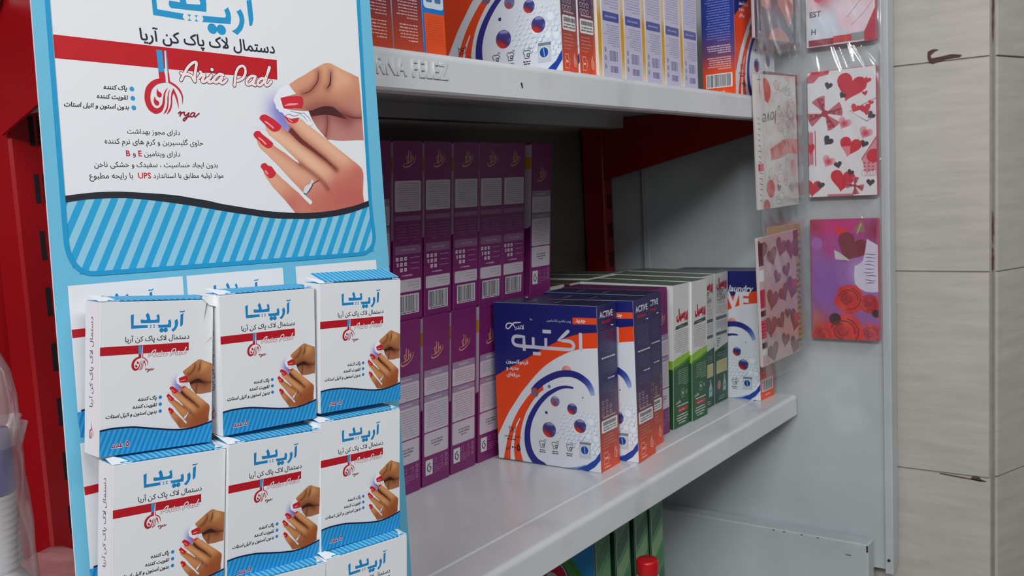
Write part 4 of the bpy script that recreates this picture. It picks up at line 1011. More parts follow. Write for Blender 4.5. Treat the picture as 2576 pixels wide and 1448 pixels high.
def art_hearts(F):
    F.rect(0, 0, F.W, F.H, (228, 226, 228), 0)
    F.poly(heart(64, 26, 22, .35), DR, 1); F.poly(heart(88, 20, 5, .3), DR, 2); F.poly(heart(84, 38, 4, -.2), DR, 2)
    for x, y, r, a in ((32, 22, 6, .3), (52, 38, 5, .6), (30, 102, 8, .7), (82, 110, 6, .4), (44, 138, 6, -.2), (92, 70, 6, .9), (18, 167, 6, .2), (90, 166, 6, .1), (62, 150, 5, .5)): F.poly(heart(x, y, r, a), BK, 1)
    bow(F, 26, 62, 26, .4); bow(F, 68, 170, 13, .9)
    F.stroke([(100, 46), (62, 62), (86, 78), (100, 70)], 1.2, (170, 60, 76), 1, 0, closed=True)
    for x, y, r, a in ((70, 58, 7, .5), (84, 60, 8, -.2), (92, 52, 4, .4), (86, 66, 4, .2)): F.poly(heart(x, y, r, a), DR, 2)
    for x, y in ((54, 78), (84, 94), (30, 132)): F.shade(heart(x, y, 10, .5), (226, 170, 180), [([(x, y + 1)], 6, (200, 30, 60), 1)], 1, 3)
    F.poly(heart(62, 112, 16, .3), DR, 1); F.poly(clip_rect(heart(62, 112, 16, .3), 40, 112, 62, 140) or [(0, 0), (0, 0), (0, 0)], PK, 2)
    F.poly(heart(50, 160, 18, .15), DR, 1); F.poly(heart(6, 170, 14, .1), DR, 1)
    F.poly([(78, 132), (100, 100), (100, 148), (84, 152)], (216, 150, 160), 1); F.disc(95, 128, 10, DR, 2); F.stroke([(78, 132), (100, 100)], 1.2, (170, 40, 60), 2, 0)
    for i in range(9): F.disc(82 + (i % 3) * 6, 138 + (i // 3) * 5, 1.3, DR, 3, n=8)
    for i in range(6): F.stroke([(82 + 4 * i + 4 * math.cos(a * .785), 152 + 5 * math.sin(a * .785)) for a in range(8)], .5, (190, 120, 126), 2, 0, closed=True)
    F.stroke([(1, 86), (11, 86), (11, 138), (1, 138)], 1.4, (170, 60, 76), 1, 0, closed=True); F.rect(2, 88, 8, 136, (206, 120, 136), 1); F.poly(heart(4, 112, 10, 0, asp=.6), DR, 2)
    F.poly([(8, 0), (34, 0), (32, 6), (18, 8), (10, 16), (0, 16), (0, 8)], (206, 90, 110), 1); F.rect(6, 0, 32, 4, DR, 2)
    F.rect(28, 181, 66, 187, (196, 120, 134), 1)

def rose(F, x, y, r, c, dk, hi, l):
    F.shade([(x + r * (1 + .08 * math.sin(5 * i * .2618)) * math.cos(i * .2618), y + r * math.sin(i * .2618)) for i in range(24)], c, [([(x - r * .2, y - r * .15)], r * .5, dk, .55), ([(x + r * .1, y - r * .6)], r * .4, hi, .5), ([(x - r * .5, y + r * .5)], r * .4, hi, .35)], l, r * .2)
    for k, (q, a0) in enumerate(((.25, 0), (.45, 1.6), (.65, 3.4), (.82, 5.0))):
        F.stroke([(x - r * .1 + r * q * math.cos(a0 + t * .5), y - r * .05 + r * q * .9 * math.sin(a0 + t * .5)) for t in range(7)], r * .07, dk, l + 1, 2)

def art_roses(F):
    W, H = F.W, F.H
    F.shade([(0, 0), (W, 0), (W, H), (0, H)], (150, 92, 166), [([(30, 8), (60, 6)], 34, (206, 40, 120), .95), ([(6, 10)], 18, (170, 20, 60), .9), ([(30, 48)], 16, (190, 40, 120), .8), ([(20, 90), (24, 120)], 40, (142, 84, 170), .9), ([(98, 20)], 22, (150, 24, 50), .9), ([(80, 80)], 30, (206, 190, 220), .7), ([(20, 170), (60, 178)], 26, (206, 30, 28), 1.0), ([(2, 150)], 20, (190, 110, 70), .8)], 0, 6)
    F.disc(10, 36, 9, (166, 100, 176), 1); F.poly(heart(46, 18, 8, .3), (226, 40, 40), 1)
    F.poly(heart(62, 42, 24, .5), (128, 40, 56), 1); F.poly([(62, 20), (74, 4), (78, 2), (82, 20)], (150, 110, 100), 2, 2); F.stroke([(70, 22), (76, 8)], 2, (206, 170, 140), 3)
    F.poly([(36, 46), (44, 50), (60, 62), (38, 60)], (206, 200, 200), 2, 2)
    F.poly([(100, 40), (100, 108), (82, 108), (66, 96), (66, 70), (78, 62), (84, 30)], (216, 210, 228), 1, 2)
    r = random.Random(5)
    for i in range(9):
        y = 52 + i * 5.4; F.stroke([(78 + r.uniform(0, 4), y), (86 + r.uniform(0, 6), y + r.uniform(-1.5, 1.5)), (94 + r.uniform(0, 3), y + r.uniform(-1, 2))], [.6, 1.5, .5], (112, 84, 128), 2)
    for x, y, q, c in ((58, 120, 22, (214, 36, 34)), (86, 126, 14, (190, 24, 40)), (50, 170, 28, (224, 40, 34)), (88, 172, 17, (206, 60, 80)), (18, 176, 16, (206, 34, 28))): rose(F, x, y, q, c, (130, 14, 22), (244, 110, 96), 3)
    F.disc(36, 150, 9, (60, 16, 20), 3); F.disc(96, 140, 6, (50, 18, 26), 3)

def art_white_rose(F):
    W, H = F.W, F.H
    F.shade([(0, 0), (W, 0), (W, H), (0, H)], (214, 216, 226), [([(20, 100), (26, 120)], 22, (200, 60, 76), .7), ([(66, 110), (80, 90)], 30, (236, 214, 222), .8), ([(30, 150)], 26, (222, 232, 244), .9), ([(80, 160)], 22, (226, 200, 212), .8)], 0, 6)
    F.poly([(8, 84), (34, 84), (32, 112), (20, 124), (10, 116)], (206, 90, 106), 1, 2); F.poly([(16, 84), (24, 84), (22, 116), (17, 116)], (236, 220, 226), 2, 2)
    rose(F, 64, 104, 22, (196, 44, 60), (120, 24, 40), (240, 150, 166), 1)
    F.shade([(48, 130), (66, 116), (92, 96), (99, 120), (99, 160), (80, 172), (56, 168), (44, 150)], (236, 214, 222), [([(70, 140)], 14, (244, 236, 240), .8), ([(90, 120)], 14, (226, 170, 186), .6), ([(60, 156)], 12, (240, 180, 196), .5)], 3, 5, smooth=2)
    F.stroke([(60, 150), (76, 132), (94, 112)], 1.0, (206, 150, 166), 4); F.stroke([(66, 162), (84, 146), (97, 130)], 1.0, (206, 150, 166), 4)
    F.text('EST', 6, 143, (84, 76, 88), 2, size=11, bold=.03); F.text('H', 8, 168, (70, 60, 72), 2, size=11, bold=.03)
    F.rect(4, 176, 40, 185, (150, 26, 46), 5); F.rect(40, 174, 66, 184, (204, 50, 56), 5); F.rect(66, 173, 84, 184, (150, 150, 146), 5); F.poly([(84, 173), (100, 140), (100, 186), (84, 186)], (190, 40, 66), 5)

def art_leaves(F):
    W, H = F.W, F.H
    F.shade([(0, 0), (W, 0), (W, H), (0, H)], (84, 78, 96), [([(0, 150), (0, 180)], 18, (56, 56, 84), .9), ([(60, 130)], 26, (104, 96, 108), .7)], 0, 8)
    for p in ([(4, 90), (34, 90), (48, 108), (50, 132), (40, 146), (22, 142), (14, 120), (4, 110)], [(76, 86), (120, 88), (122, 130), (118, 152), (106, 166), (92, 150), (74, 136), (68, 110)], [(40, 186), (52, 172), (80, 168), (104, 180), (108, 187)]): F.shade(p, (196, 132, 112), [([p[2]], 16, (178, 90, 76), .7), ([p[0]], 14, (212, 160, 130), .6)], 1, 5, smooth=2)

def art_love(F):
    W, H = F.W, F.H
    F.shade([(0, 0), (W, 0), (W, H), (0, H)], (222, 220, 216), [([(104, 60), (108, 160)], 34, (176, 172, 166), .8)], 0, 8)
    r = random.Random(11)
    for i in range(46):
        x, y, q = r.uniform(60, 122), r.uniform(4, 180), r.uniform(3, 9)
        if 92 < y < 116: continue
        F.stroke([(x + q * math.cos(t * .7), y + q * .8 * math.sin(t * .7)) for t in range(8)], .7, (128, 124, 122), 1, 2)
    for x, y, q in ((36, 150, 7), (42, 140, 9), (30, 158, 6)): F.stroke([(x + q * math.cos(t * .7), y + q * math.sin(t * .7)) for t in range(8)], .8, (112, 110, 110), 1, 2)
    F.poly([(26, 6), (36, 6), (46, 16), (46, 30), (38, 40), (28, 36), (26, 20)], (214, 50, 46), 1, 2); F.stroke([(8, 8), (18, 8)], 1.2, (150, 40, 50), 1); F.stroke([(14, 2), (14, 26)], 1.4, (170, 40, 50), 1)
    F.text('love', 62, 50, (52, 50, 52), 2, width=42, rot=math.pi + .12, bold=.0, shear=.3)
    F.poly([(40, 104), (62, 98), (92, 90), (128, 92), (128, 114), (96, 112), (70, 118), (42, 120)], (206, 112, 96), 2, 2)
    F.disc(38, 160, 12, (206, 96, 84), 2, 13); F.disc(112, 134, 9, (206, 130, 130), 2, 13); F.disc(24, 184, 10, (206, 80, 80), 2); F.poly(heart(64, 160, 6, .2), (96, 92, 92), 2)
    F.rect(2, 124, 18, 134, (206, 30, 60), 2)
    for i in range(16): F.stroke([(5, 60 + i * 7.6), (r.uniform(10, 15), 62 + i * 7.6)], 1.0, (80, 76, 78), 1, 0)

def art_brown_hearts(F):
    W, H = F.W, F.H
    F.rect(0, 0, W, H, (206, 176, 174), 0)
    r = random.Random(23)
    for i in range(60):
        x, y = r.uniform(0, W), r.uniform(0, H); F.stroke([(x + 5 * math.cos(t * .8), y + 5 * math.sin(t * .8)) for t in range(6)], .6, (186, 150, 148), 1, 2)
    for x, y, q, a in ((10, 18, 17, .2), (42, 30, 15, -.3), (72, 20, 16, .4), (104, 26, 17, .1), (56, 62, 11, .5), (86, 56, 12, -.2), (104, 84, 19, .3), (74, 88, 15, -.4), (38, 92, 17, .3), (30, 130, 18, .1), (62, 128, 13, -.5), (110, 134, 19, .4), (84, 120, 9, .1), (74, 158, 12, .3), (34, 168, 16, -.2), (104, 172, 15, .5)):
        F.shade(heart(x, y, q, a, asp=1.1), (126, 78, 80), [([(x + q * .3, y - q * .2)], q * .7, (160, 104, 104), .8)], 2, q * .35)
    for x, y, q in ((110, 80, 9), (114, 132, 10)): F.poly(heart(x, y, q, .3), (206, 76, 96), 3)
    for y0, y1, c in ((8, 40, (96, 40, 46)), (46, 62, (230, 228, 228)), (74, 100, (196, 50, 78)), (104, 112, (70, 30, 36)), (118, 144, (206, 40, 76)), (150, 158, (66, 34, 38)), (160, 168, (228, 224, 226))): F.rect(0, y0, 16, y1, c, 4)
    for i in range(5): F.rect(2, 120 + i * 5, 14, 121 + i * 5, (230, 120, 146), 5)
    F.rect(112, 0, W, 40, (110, 60, 76), 4); F.rect(118, 0, W, H, (176, 160, 112), 3); F.greek(119, 50, W - 1, 180, 16, (110, 100, 60), 5, .5, 91)

def envelope(name, W, H, T, art, edge):
    mb = MB(); w, h, t = W / 1000, H / 1000, T / 1000
    mb.bbox(0, w, 0, t, 0, h, .0012, edge)
    F = Face(mb, (0, 0, h), (1, 0, 0), (0, 0, -1), W, H); F.lim = (.8, .8, W - .8, H - .8)
    art(F)
    return mb.build(name, M_GLOSS)

# ------------------------------------------------------------------ the room
GRID = ZC
fl = MB(); fl.box(-4, 4, -4.5, 2.5, -.05, 0)
tag(fl.build('floor', M_FLOOR), kind='structure')
bw = MB(); bw.box(-4, 1.48, 1.02, 1.10, 0, 3.2)
tag(bw.build('wall_back', M_TILE), kind='structure')

# tiled pillar beside the shelving: flat side towards the shelves, second side turned away
XT = 1.470; YC = .2378
wm = MB(); dx, dy = .944, -.330
pil = [(XT + .0022, 1.02), (XT + .0022, YC + .003), (XT + .0022 + dx * .9, YC + .003 + dy * .9), (XT + 1.4, 1.02)]
wm.add([(x, y, 0) for x, y in pil] + [(x, y, 3.2) for x, y in pil], [(0, 1, 5, 4), (1, 2, 6, 5), (2, 3, 7, 6), (3, 0, 4, 7)], mat=1)
zg = [.1523 + .3013 * k for k in range(-6, 7)]
rn = random.Random(2)
def slab(p, q, z0, z1, nx, ny, t=.006):
    b = .0007; P = []
    dxx, dyy = q[0] - p[0], q[1] - p[1]; L = math.hypot(dxx, dyy); ux, uy = dxx / L, dyy / L
    def pt(s, z, o): return (p[0] + ux * s + nx * o, p[1] + uy * s + ny * o, z)
    v = [pt(0, z0, 0), pt(L, z0, 0), pt(L, z1, 0), pt(0, z1, 0), pt(b, z0 + b, t), pt(L - b, z0 + b, t), pt(L - b, z1 - b, t), pt(b, z1 - b, t)]
    wm.add(v, [(4, 5, 6, 7), (0, 1, 5, 4), (1, 2, 6, 5), (2, 3, 7, 6), (3, 0, 4, 7)], mat=0)
for k in range(len(zg) - 1):
    z0, z1 = zg[k] + .0005 + ZC, zg[k + 1] - .0005 + ZC
    if z0 < 0: continue
    yc = YC + .0045 + rn.uniform(-.001, .001)
    slab((XT + .006, .55), (XT + .006, yc), z0, z1, -1, 0); slab((XT + .006, .85), (XT + .006, .552), z0, z1, -1, 0)
    a = .0065
    slab((XT + .006 + dx * a, YC + .004 + dy * a), (XT + .006 + dx * .45, YC + .004 + dy * .45), z0 + rn.uniform(-.002, .002), z1, dy, -dx)
def blot(pts, z0):                                            # stains in the joints
    wm.add([(XT - .0008, y, z + ZC) for y, z in pts], [tuple(q) for q in tessellate_polygon([[Vector((y, z, 0)) for y, z in pts]])], mat=2)
blot(cr([(.323, .168), (.316, .1705), (.308, .169), (.314, .1665), (.3195, .162), (.318, .158), (.305, .159), (.292, .1605), (.278, .158), (.281, .155), (.296, .1545), (.309, .1520), (.316, .1500), (.321, .153), (.3235, .160)], 3, True), 0)
blot(cr([(.268, -.4545), (.265, -.4500), (.257, -.4495), (.254, -.4530), (.248, -.4550), (.256, -.4568)], 2, True), 0)
blot(cr([(.31, -.4525), (.28, -.4548), (.247, -.4562), (.247, -.4552), (.28, -.4530), (.31, -.4510)], 2, True), 0)
def corner_dirt(z0, z1, wd, sd):
    r = random.Random(sd); n = 14; v = []
    for i in range(n + 1):
        z = z0 + (z1 - z0) * i / n; e = 1 - abs(2 * i / n - 1) ** 4
        a = -.5 * e * r.uniform(.3, 1); b = .5 * e * r.uniform(.3, 1)
        v += [(XT + .0018, YC + .0012 + a * wd, z + ZC), (XT + .0018, YC + .0012 + b * wd, z + ZC)]
    wm.add(v, [(2 * i, 2 * i + 1, 2 * i + 3, 2 * i + 2) for i in range(n)], mat=2)
corner_dirt(.166, .30, .0036, 1); corner_dirt(-.150, -.112, .004, 2); corner_dirt(-.112, -.062, .0034, 3)
tag(wm.build('wall_right', [M_TILE, M_GROUT, M_STAIN]), kind='structure')

# ------------------------------------------------------------------ shelving
def shelf(name, x0, x1, ztop, label, yf=.507, yb=.862, mats=M_WHITE, lip=.033):
    t = thing(name, (x0, yb, ztop + ZC), label, 'shelf')
    X0, X1 = 0, x1 - x0; Y = lambda y: y - yb
    r = .006; arc = [(yf + r - r * math.sin(a), -r + r * math.cos(a)) for a in [math.pi / 2 * i / 5 for i in range(6)]]
    top = [(yb, 0)] + [(yf + .048, 0), (yf + .046, -.0012), (yf + .043, -.0012), (yf + .041, 0)] + arc[:1]
    bot = [(yf + r, -.002), (yb, -.002)]
    d = MB(); d.extrude_x([(Y(y), z) for y, z in top + bot], X0, X1); d.build('shelf_deck', mats, t)
    l = MB(); inn = [(yf + .0016, -lip + .0015), (yf + .0016, -r - .001), (yf + .004, -.003), (yf + r, -.0021)]
    l.extrude_x([(Y(y), z) for y, z in arc + [(yf, -lip + .002), (yf + .002, -lip), (yf + .018, -lip), (yf + .018, -lip + .0015)] + inn], X0, X1, smooth=False)
    l.build('front_lip', mats, t)
    for nm, ya, yc in (('back_channel', .788, .812),):
        b = MB(); b.extrude_x([(Y(ya), -.002), (Y(ya), -.020), (Y(yc), -.020), (Y(yc), -.002)], X0 + .012, X1); b.build(nm, mats, t)
    for nm, xa, xb in (('end_cap', X0, X0 + .0015), ('end_cap', X1 - .0015, X1)):
        b = MB(); b.box(xa, xb, Y(yf + .004), Y(yb), -lip + .004, -.002); b.build(nm, mats, t)
    return t
up = shelf('metal_shelf', .412, 1.417, .1155, 'upper white metal shelf with raised letters on its front lip, washing powder on top')
lo = shelf('metal_shelf', .412, 1.417, -.3388, 'lower white metal shelf carrying the purple and green cartons')
lf = shelf('metal_shelf', -.60, .396, .2075, 'shelf edge above the red bracket at the top left corner', yf=.80)
bs = shelf('metal_shelf', .412, 1.39, -.70, 'bottom shelf in the shade, with green cartons and a red-capped bottle')
# raised lettering on the upper lip
cu = bpy.data.curves.new('lettering', 'FONT'); cu.body = 'ORNA FELEZ'; cu.size = .0185; cu.extrude = .0005; cu.bevel_depth = .0004; cu.bevel_resolution = 1; cu.resolution_u = 4; cu.offset = 0; cu.space_character = 1.12
to = bpy.data.objects.new('t', cu); COL.objects.link(to); me = bpy.data.meshes.new_from_object(to); xs = [v.co.x for v in me.vertices]
k = .0985 / (max(xs) - min(xs))
me.transform(Matrix.Scale(k, 4, (1, 0, 0))); me.transform(Matrix.Rotation(math.pi / 2, 4, 'X'))
me.materials.clear(); me.materials.append(M_WHITE)
bpy.data.objects.remove(to)
lt = bpy.data.objects.new('raised_lettering', me); COL.objects.link(lt); lip_ = [c for c in up.children if c.name.startswith('front_lip')][0]
lt.parent = lip_; lt.location = (.5125 - .412, .507 - .862 - .0003, -.0212)
ch = MB(); ch.add([(x, .507 - .862 - .0002, z) for x, z in ((.715 - .412, -.0175), (.7175 - .412, -.0165), (.7185 - .412, -.0215), (.7168 - .412, -.0225))], [(0, 1, 2, 3)]); ch.build('paint_chip', M_CHIP, lip_)

def upright(name, x, label, cols):
    t = thing(name, (x, .83, 0), label, 'shelf upright')
    p = MB(); p.bbox(0, .030, 0, .042, 0, 2.6, .0025); post = p.build('post', M_RED, t)
    zs = MB(); zs.box(0, .0044, -.0004, .001, 0, .0255)
    first_slot = None
    for i in range(10):
        for xx in cols:
            if first_slot is None: q = first_slot = zs.build('slot', M_DARK, post)
            else: q = first_slot.copy(); COL.objects.link(q); q.parent = post
            q.location = (xx, 0, ZC - .3404 + i * .0502)
    return t
upright('shelf_upright', 1.402, 'red slotted steel upright at the back right, beside the end panel', (.010, .018))
upright('shelf_upright', .406, 'red slotted steel upright behind the blue display card, far left', (.0180, .0255))

def bracket(name, x, zt, label, zb, zf, yf=.512):
    t = thing(name, (x, .83, zt + ZC), label, 'bracket')
    m = MB(); pr = [(0, 0), (yf - .83, 0), (yf - .83, zf - zt), (0.0, zb - zt)]
    m.extrude_x(pr, 0, .003); m.build('bracket_plate', M_RED, t)
    f = MB(); f.box(.003, .010, yf - .83, 0, -.003, 0); f.build('top_flange', M_RED, t)
    return t
bracket('shelf_bracket', 1.4035, .112, 'dark red triangular bracket under the right end of the upper shelf', .0095, .079)
bracket('shelf_bracket', .400, .196, 'red bracket plate at the left edge, above the slotted upright', .070, .110, .70)

bp = MB(); bp.box(.412, 1.43, .878, .884, .15, 2.6)
tag(bp.build('back_panel', M_BACK), 'dull grey-brown steel panel closing the back of the shelving', 'panel')
bp = MB(); bp.box(-.6, .413, .8735, .880, .15, 2.6)
tag(bp.build('back_panel', M_RED), 'shaded red steel back panel at the far left edge', 'panel')

# end panels
t = thing('end_panel', (1.43, .83, 0), 'tall grey-white steel end panel right of the shelves', 'panel')
m = MB(); m.box(0, .004, -.455, -.062, ZC - .600, 2.5); m.build('panel_sheet', M_PANEL, t)
m = MB(); m.box(.006, .009, -.07, .05, ZC - .600, 2.5); m.box(-.003, .006, -.068, -.060, ZC - .600, 2.5); m.build('rear_sheet', M_PANEL, t)
m = MB(); c = [(-.0035, -.452), (-.0035, -.4615), (-.002, -.463), (.026, -.463), (.026, -.452)]
n = len(c); z0, z1 = ZC - .605, 2.5
m.add([(x, y, z0 + (.012 if i in (3, 4) else 0)) for i, (x, y) in enumerate(c)] + [(x, y, z1) for x, y in c], [(i, (i + 1) % n, (i + 1) % n + n, i + n) for i in range(n)] + [tuple(range(n))]); rim = m.build('front_rim', M_PANEL, t)
m = MB(); m.lathe([(.0, 0), (.0022, 0), (.0022, .001), (.0, .0014)], 0, 0, 12); s = m.build('screw', M_CHIP, rim); s.location = (-.0037, -.457, ZC - .584); s.rotation_euler = (0, -math.pi / 2, 0)

t = thing('end_panel', (1.396, .87, 0), 'low boxed white end panel jutting out at the bottom right', 'panel')
m = MB(); zt = ZC - .5536
m.bbox(0, .031, -.475, -.050, .1, zt, .0022); bx_ = m.build('boxed_panel', M_PANEL, t)
for q in ((-.0004, .002, -.4745, -.4725, zt - .012, zt - .002), (-.0005, .001, -.45, -.442, zt - .0214, zt - .0205)) + tuple((-.0006, .0006, y, y + .003, zt - .0028, zt - .0018) for y in (-.401, -.376, -.348, -.331)):
    m = MB(); m.box(*q); m.build('paint_chip', M_CHIP, bx_)

# ------------------------------------------------------------------ nail wipe display
BM = Matrix(((.99101, .13046, .02962), (-.1322, .98893, .06736), (-.0205, -.07067, .99729)))
R1 = Vector((.47046, .45355, -.04452 + ZC))
mb = MB()
zt, zb = .240, -.330
def ex(y): return (-.2212 - .0269 * (y + .0072), .001 - .026 * y)
a0, a1 = ex(-zt); b0, b1 = ex(-zb)
mb.add([(a0, 0, zt), (a1, 0, zt), (b1, 0, zb), (b0, 0, zb), (a0, .0014, zt), (a1, .0014, zt), (b1, .0014, zb), (b0, .0014, zb)], [(0, 1, 2, 3), (4, 7, 6, 5), (0, 4, 5, 1), (1, 5, 6, 2), (2, 6, 7, 3), (3, 7, 4, 0)], (226, 224, 226))
F = Face(mb, (0, 0, 0), (1, 0, 0), (0, 0, -1), 240, 600); F.lim = (-232, -240, 10, 330)
display_front(F)
mb.v = [(x + .11, y, z + .330) for x, y, z in mb.v]
card = mb.build('display_card', M_CARD)
card.matrix_world = Matrix.Translation(R1 + BM @ Vector((-.11, 0, -.330))) @ BM.to_4x4()
tag(card, 'light blue hanging display card with painted-nails poster, holding small packets', 'display card')

packet = make_packet()
PK_AT = (((.25113, .45535, -.12526), (.017, .0965, -.1147), 'white nail wipe packet with a torn top corner, top row left'),
         ((.31895, .44452, -.12937), (.0306, .0454, -.1206), 'white nail wipe packet in the middle of the top row'),
         ((.38361, .43524, -.12996), (.0346, .0585, -.1257), 'white nail wipe packet with lifted striped flap, top row right'),
         ((.24622, .44978, -.20859), (.0278, .0940, -.1278), 'white nail wipe packet under the torn one, left column'),
         ((.31035, .44102, -.21260), (.0456, .0858, -.1023), 'white nail wipe packet in the middle of the second row'),
         ((.37389, .43279, -.21421), (.0241, .0646, -.1079), 'white nail wipe packet under the lifted-flap one, second row right'),
         ((.29981, .43657, -.29083), (.0286, .1069, -.1320), 'nail wipe packet showing only its striped top at the lower edge'),
         ((.36673, .42753, -.29648), (.0280, .0546, -.1256), 'nail wipe packet cut off below its blue lettering, bottom right of the card'))
for i, (p, e, lb) in enumerate(PK_AT):
    p = (p[0], p[1], p[2] + ZC)
    if i == 0:
        o = packet; o.location = p; o.rotation_euler = e
        tag(o, lb, 'packet', 'nail wipe packets on the card')
    else:
        o = dup(packet, p, e, lb)
    fl = [c for c in o.children if c.name.startswith('top_flap')][0]
    if i == 2:                                                # this flap stands up
        fl.rotation_euler = (.22, -.012, 0)
        fl.location = Vector((0, 0, .0802)) - Euler((.22, -.012, 0)).to_matrix() @ Vector((0, 0, .0802))
tear = MB(); w_ = P_W / 1000; h_ = P_H / 1000
tear.add([(w_ - .0075, -.0007, h_ + .0012), (w_ + .001, -.0006, h_ + .0030), (w_ + .0012, -.0010, h_ - .004), (w_ - .003, -.0009, h_ - .003)], [(0, 1, 2, 3)], (238, 238, 240))
for a, b, w0 in (((w_ - .0042, h_ - .002), (w_ - .0062, h_ - .0125), .00035), ((w_ - .001, h_ - .021), (w_ - .006, h_ - .025), .0002)):
    tear.add([(a[0] - w0, -.0006, a[1]), (a[0] + w0, -.0006, a[1]), (b[0], -.0006, b[1])], [(0, 1, 2)], (120, 118, 122))
tear.build('torn_corner', M_CARD, packet)

# ------------------------------------------------------------------ lower shelf: purple cartons, two high
SH = (.0425, -.045)
pf = {'left': purple_broad, 'top': purple_top}
pa = carton('purple_carton', 48, 140, 200, M_BOX, (150, 70, 140), dict(pf, front=purple_a), shear=SH)
pb = carton('purple_carton', 48, 140, 200, M_BOX, (150, 70, 140), dict(pf, front=purple_b), shear=SH)
zl = -.3386 + ZC
ORD = ('leftmost visible', 'second', 'third', 'fourth', 'fifth')
first = {}
def put(src, key, loc, rot, label, cat, group):
    if key not in first:
        first[key] = src; o = src; o.location = loc; o.rotation_euler = rot; tag(o, label, cat, group); return o
    return dup(src, loc, rot, label, group)
PX = ((.7365, .7275), (.7895, .7284), (.8430, .7305), (.8975, .7310), (.9510, .7320), (1.0050, .7330))
for i, (x, y) in enumerate(PX):
    nm = ('half behind the display card', 'second from the display card', 'third from the display card', 'partly behind the blue and orange carton', 'behind the blue and orange carton', 'last before the dark gap')[i]
    put(pa, 'pa', (x, y, zl), (0, 0, 0), 'purple carton in the lower row, ' + nm, 'carton', 'purple cartons, lower row')
UX = (.7000, .7520, .8040, .8567, .9070, .9560, 1.0195)
for i, x in enumerate(UX):
    lb = 'purple carton in the upper row, ' + ('only a sliver beside the display card', 'first barcode side from the left', 'second barcode side from the left', 'third barcode side from the left', 'fourth barcode side from the left', 'last one showing a barcode', 'right end, logo set lower than its neighbours')[i]
    at = (x, .7215 + .0005 * i, zl + .2002)
    put(*((pa, 'pa') if i in (0, 6) else (pb, 'pb')), at, (0, 0, 0), lb, 'carton', 'purple cartons, upper row')

# washing powder cartons standing end-on
def pow_faces(front, eng=False):
    return {'front': front, 'back': powder_side_barcode, 'left': lambda F: powder_front(F, eng), 'right': lambda F: powder_front(F, eng), 'top': powder_top}
wa = carton('washing_powder_carton', 48, 148, 200, M_BOX, (190, 190, 200), pow_faces(powder_side))
wb = carton('washing_powder_carton', 48, 148, 200, M_BOX, (190, 190, 200), pow_faces(powder_side_barcode, True))
G1 = 'blue and orange washing powder cartons'
put(wa, 'wa', (.9314, .5711, zl), (.012, .0075, .042), 'blue and orange washing powder carton nearest the purple row, whole front showing', 'carton', G1)
dup(wa, (.9880, .5513, zl), (0, .001, .044), 'blue and orange washing powder carton just behind the nearest one, standing furthest forward', G1)
dup(wa, (1.0385, .5660, zl), (.014, .007, .044), 'blue and orange washing powder carton whose narrow side is half covered, third of three', G1)
put(wb, 'wb', (1.3571, .5408, zl), (-.006, -.003, -.2), 'blue and orange washing powder carton with English lettering, right end beside the pockets', 'carton', G1)
wb.rotation_euler = (-.006, -.003, -.06)
p0 = carton('purple_carton', 44, 140, 200, M_BOX, (150, 70, 140), {'left': purple_broad, 'top': purple_top, 'front': lambda F: purple_a(F)})
put(p0, 'p0', (1.0905, .5830, zl), (.012, .006, .0), 'single purple carton squeezed between blue-orange and green cartons', 'carton', 'cartons on the lower shelf front')

ga = carton('green_white_carton', 51, 148, 200, M_BOX, (206, 208, 206), {'front': green_a, 'left': green_left, 'top': green_top})
gb = carton('green_white_carton', 49, 148, 200, M_BOX, (200, 202, 202), {'front': green_b, 'left': green_left, 'top': green_top})
GG = 'green and white detergent cartons'
put(ga, 'ga', (1.1452, .5826, zl), (.0245, .012, .0), 'green and white detergent carton with red lettering, first beside the purple one', 'carton', GG)
dup(ga, (1.1972, .5795, zl), (.0235, .011, .0), 'green and white detergent carton with red lettering, second one, tight against the first', GG)
put(gb, 'gb', (1.2545, .5935, zl), (.024, .010, 0), 'green and grey detergent carton almost hidden behind the two in front', 'carton', GG)
dup(gb, (1.3056, .5935, zl), (.024, .010, 0), 'green and grey detergent carton with a pale yellow label, left of the English one', GG)
# second row behind, only the tops show
GB = 'cartons in the back row of the lower shelf'
def stock_top(c):
    return lambda F: (F.rect(0, 0, F.W, F.H, c, 0), F.rect(0, F.H - 1.5, F.W, F.H, (206, 204, 200), 1))
s1 = carton('stock_carton', 50, 112, 200, M_BOX, (190, 188, 184), {'top': stock_top((96, 74, 66)), 'left': lambda F: F.rect(0, 0, F.W, F.H, (70, 52, 60), 0)})
s2 = carton('stock_carton', 50, 112, 202, M_BOX, (196, 198, 194), {'top': stock_top((92, 104, 92)), 'left': lambda F: F.rect(0, 0, F.W, F.H, (214, 214, 212), 0)})
for x, y, src, key, lb in ((1.090, .7480, s1, 's1', 'brown-topped carton in the back row, left of the others'), (1.146, .7420, s1, 's1', 'brown-topped carton in the back row, behind the first green carton'), (1.200, .7425, s2, 's2', 'green-topped carton in the back row, behind the second green carton'), (1.258, .7460, s2, 's2', 'green-topped carton in the back row, nearest the red upright')):
    put(src, key, (x, y, zl), (0, 0, 0), lb, 'carton', GB)

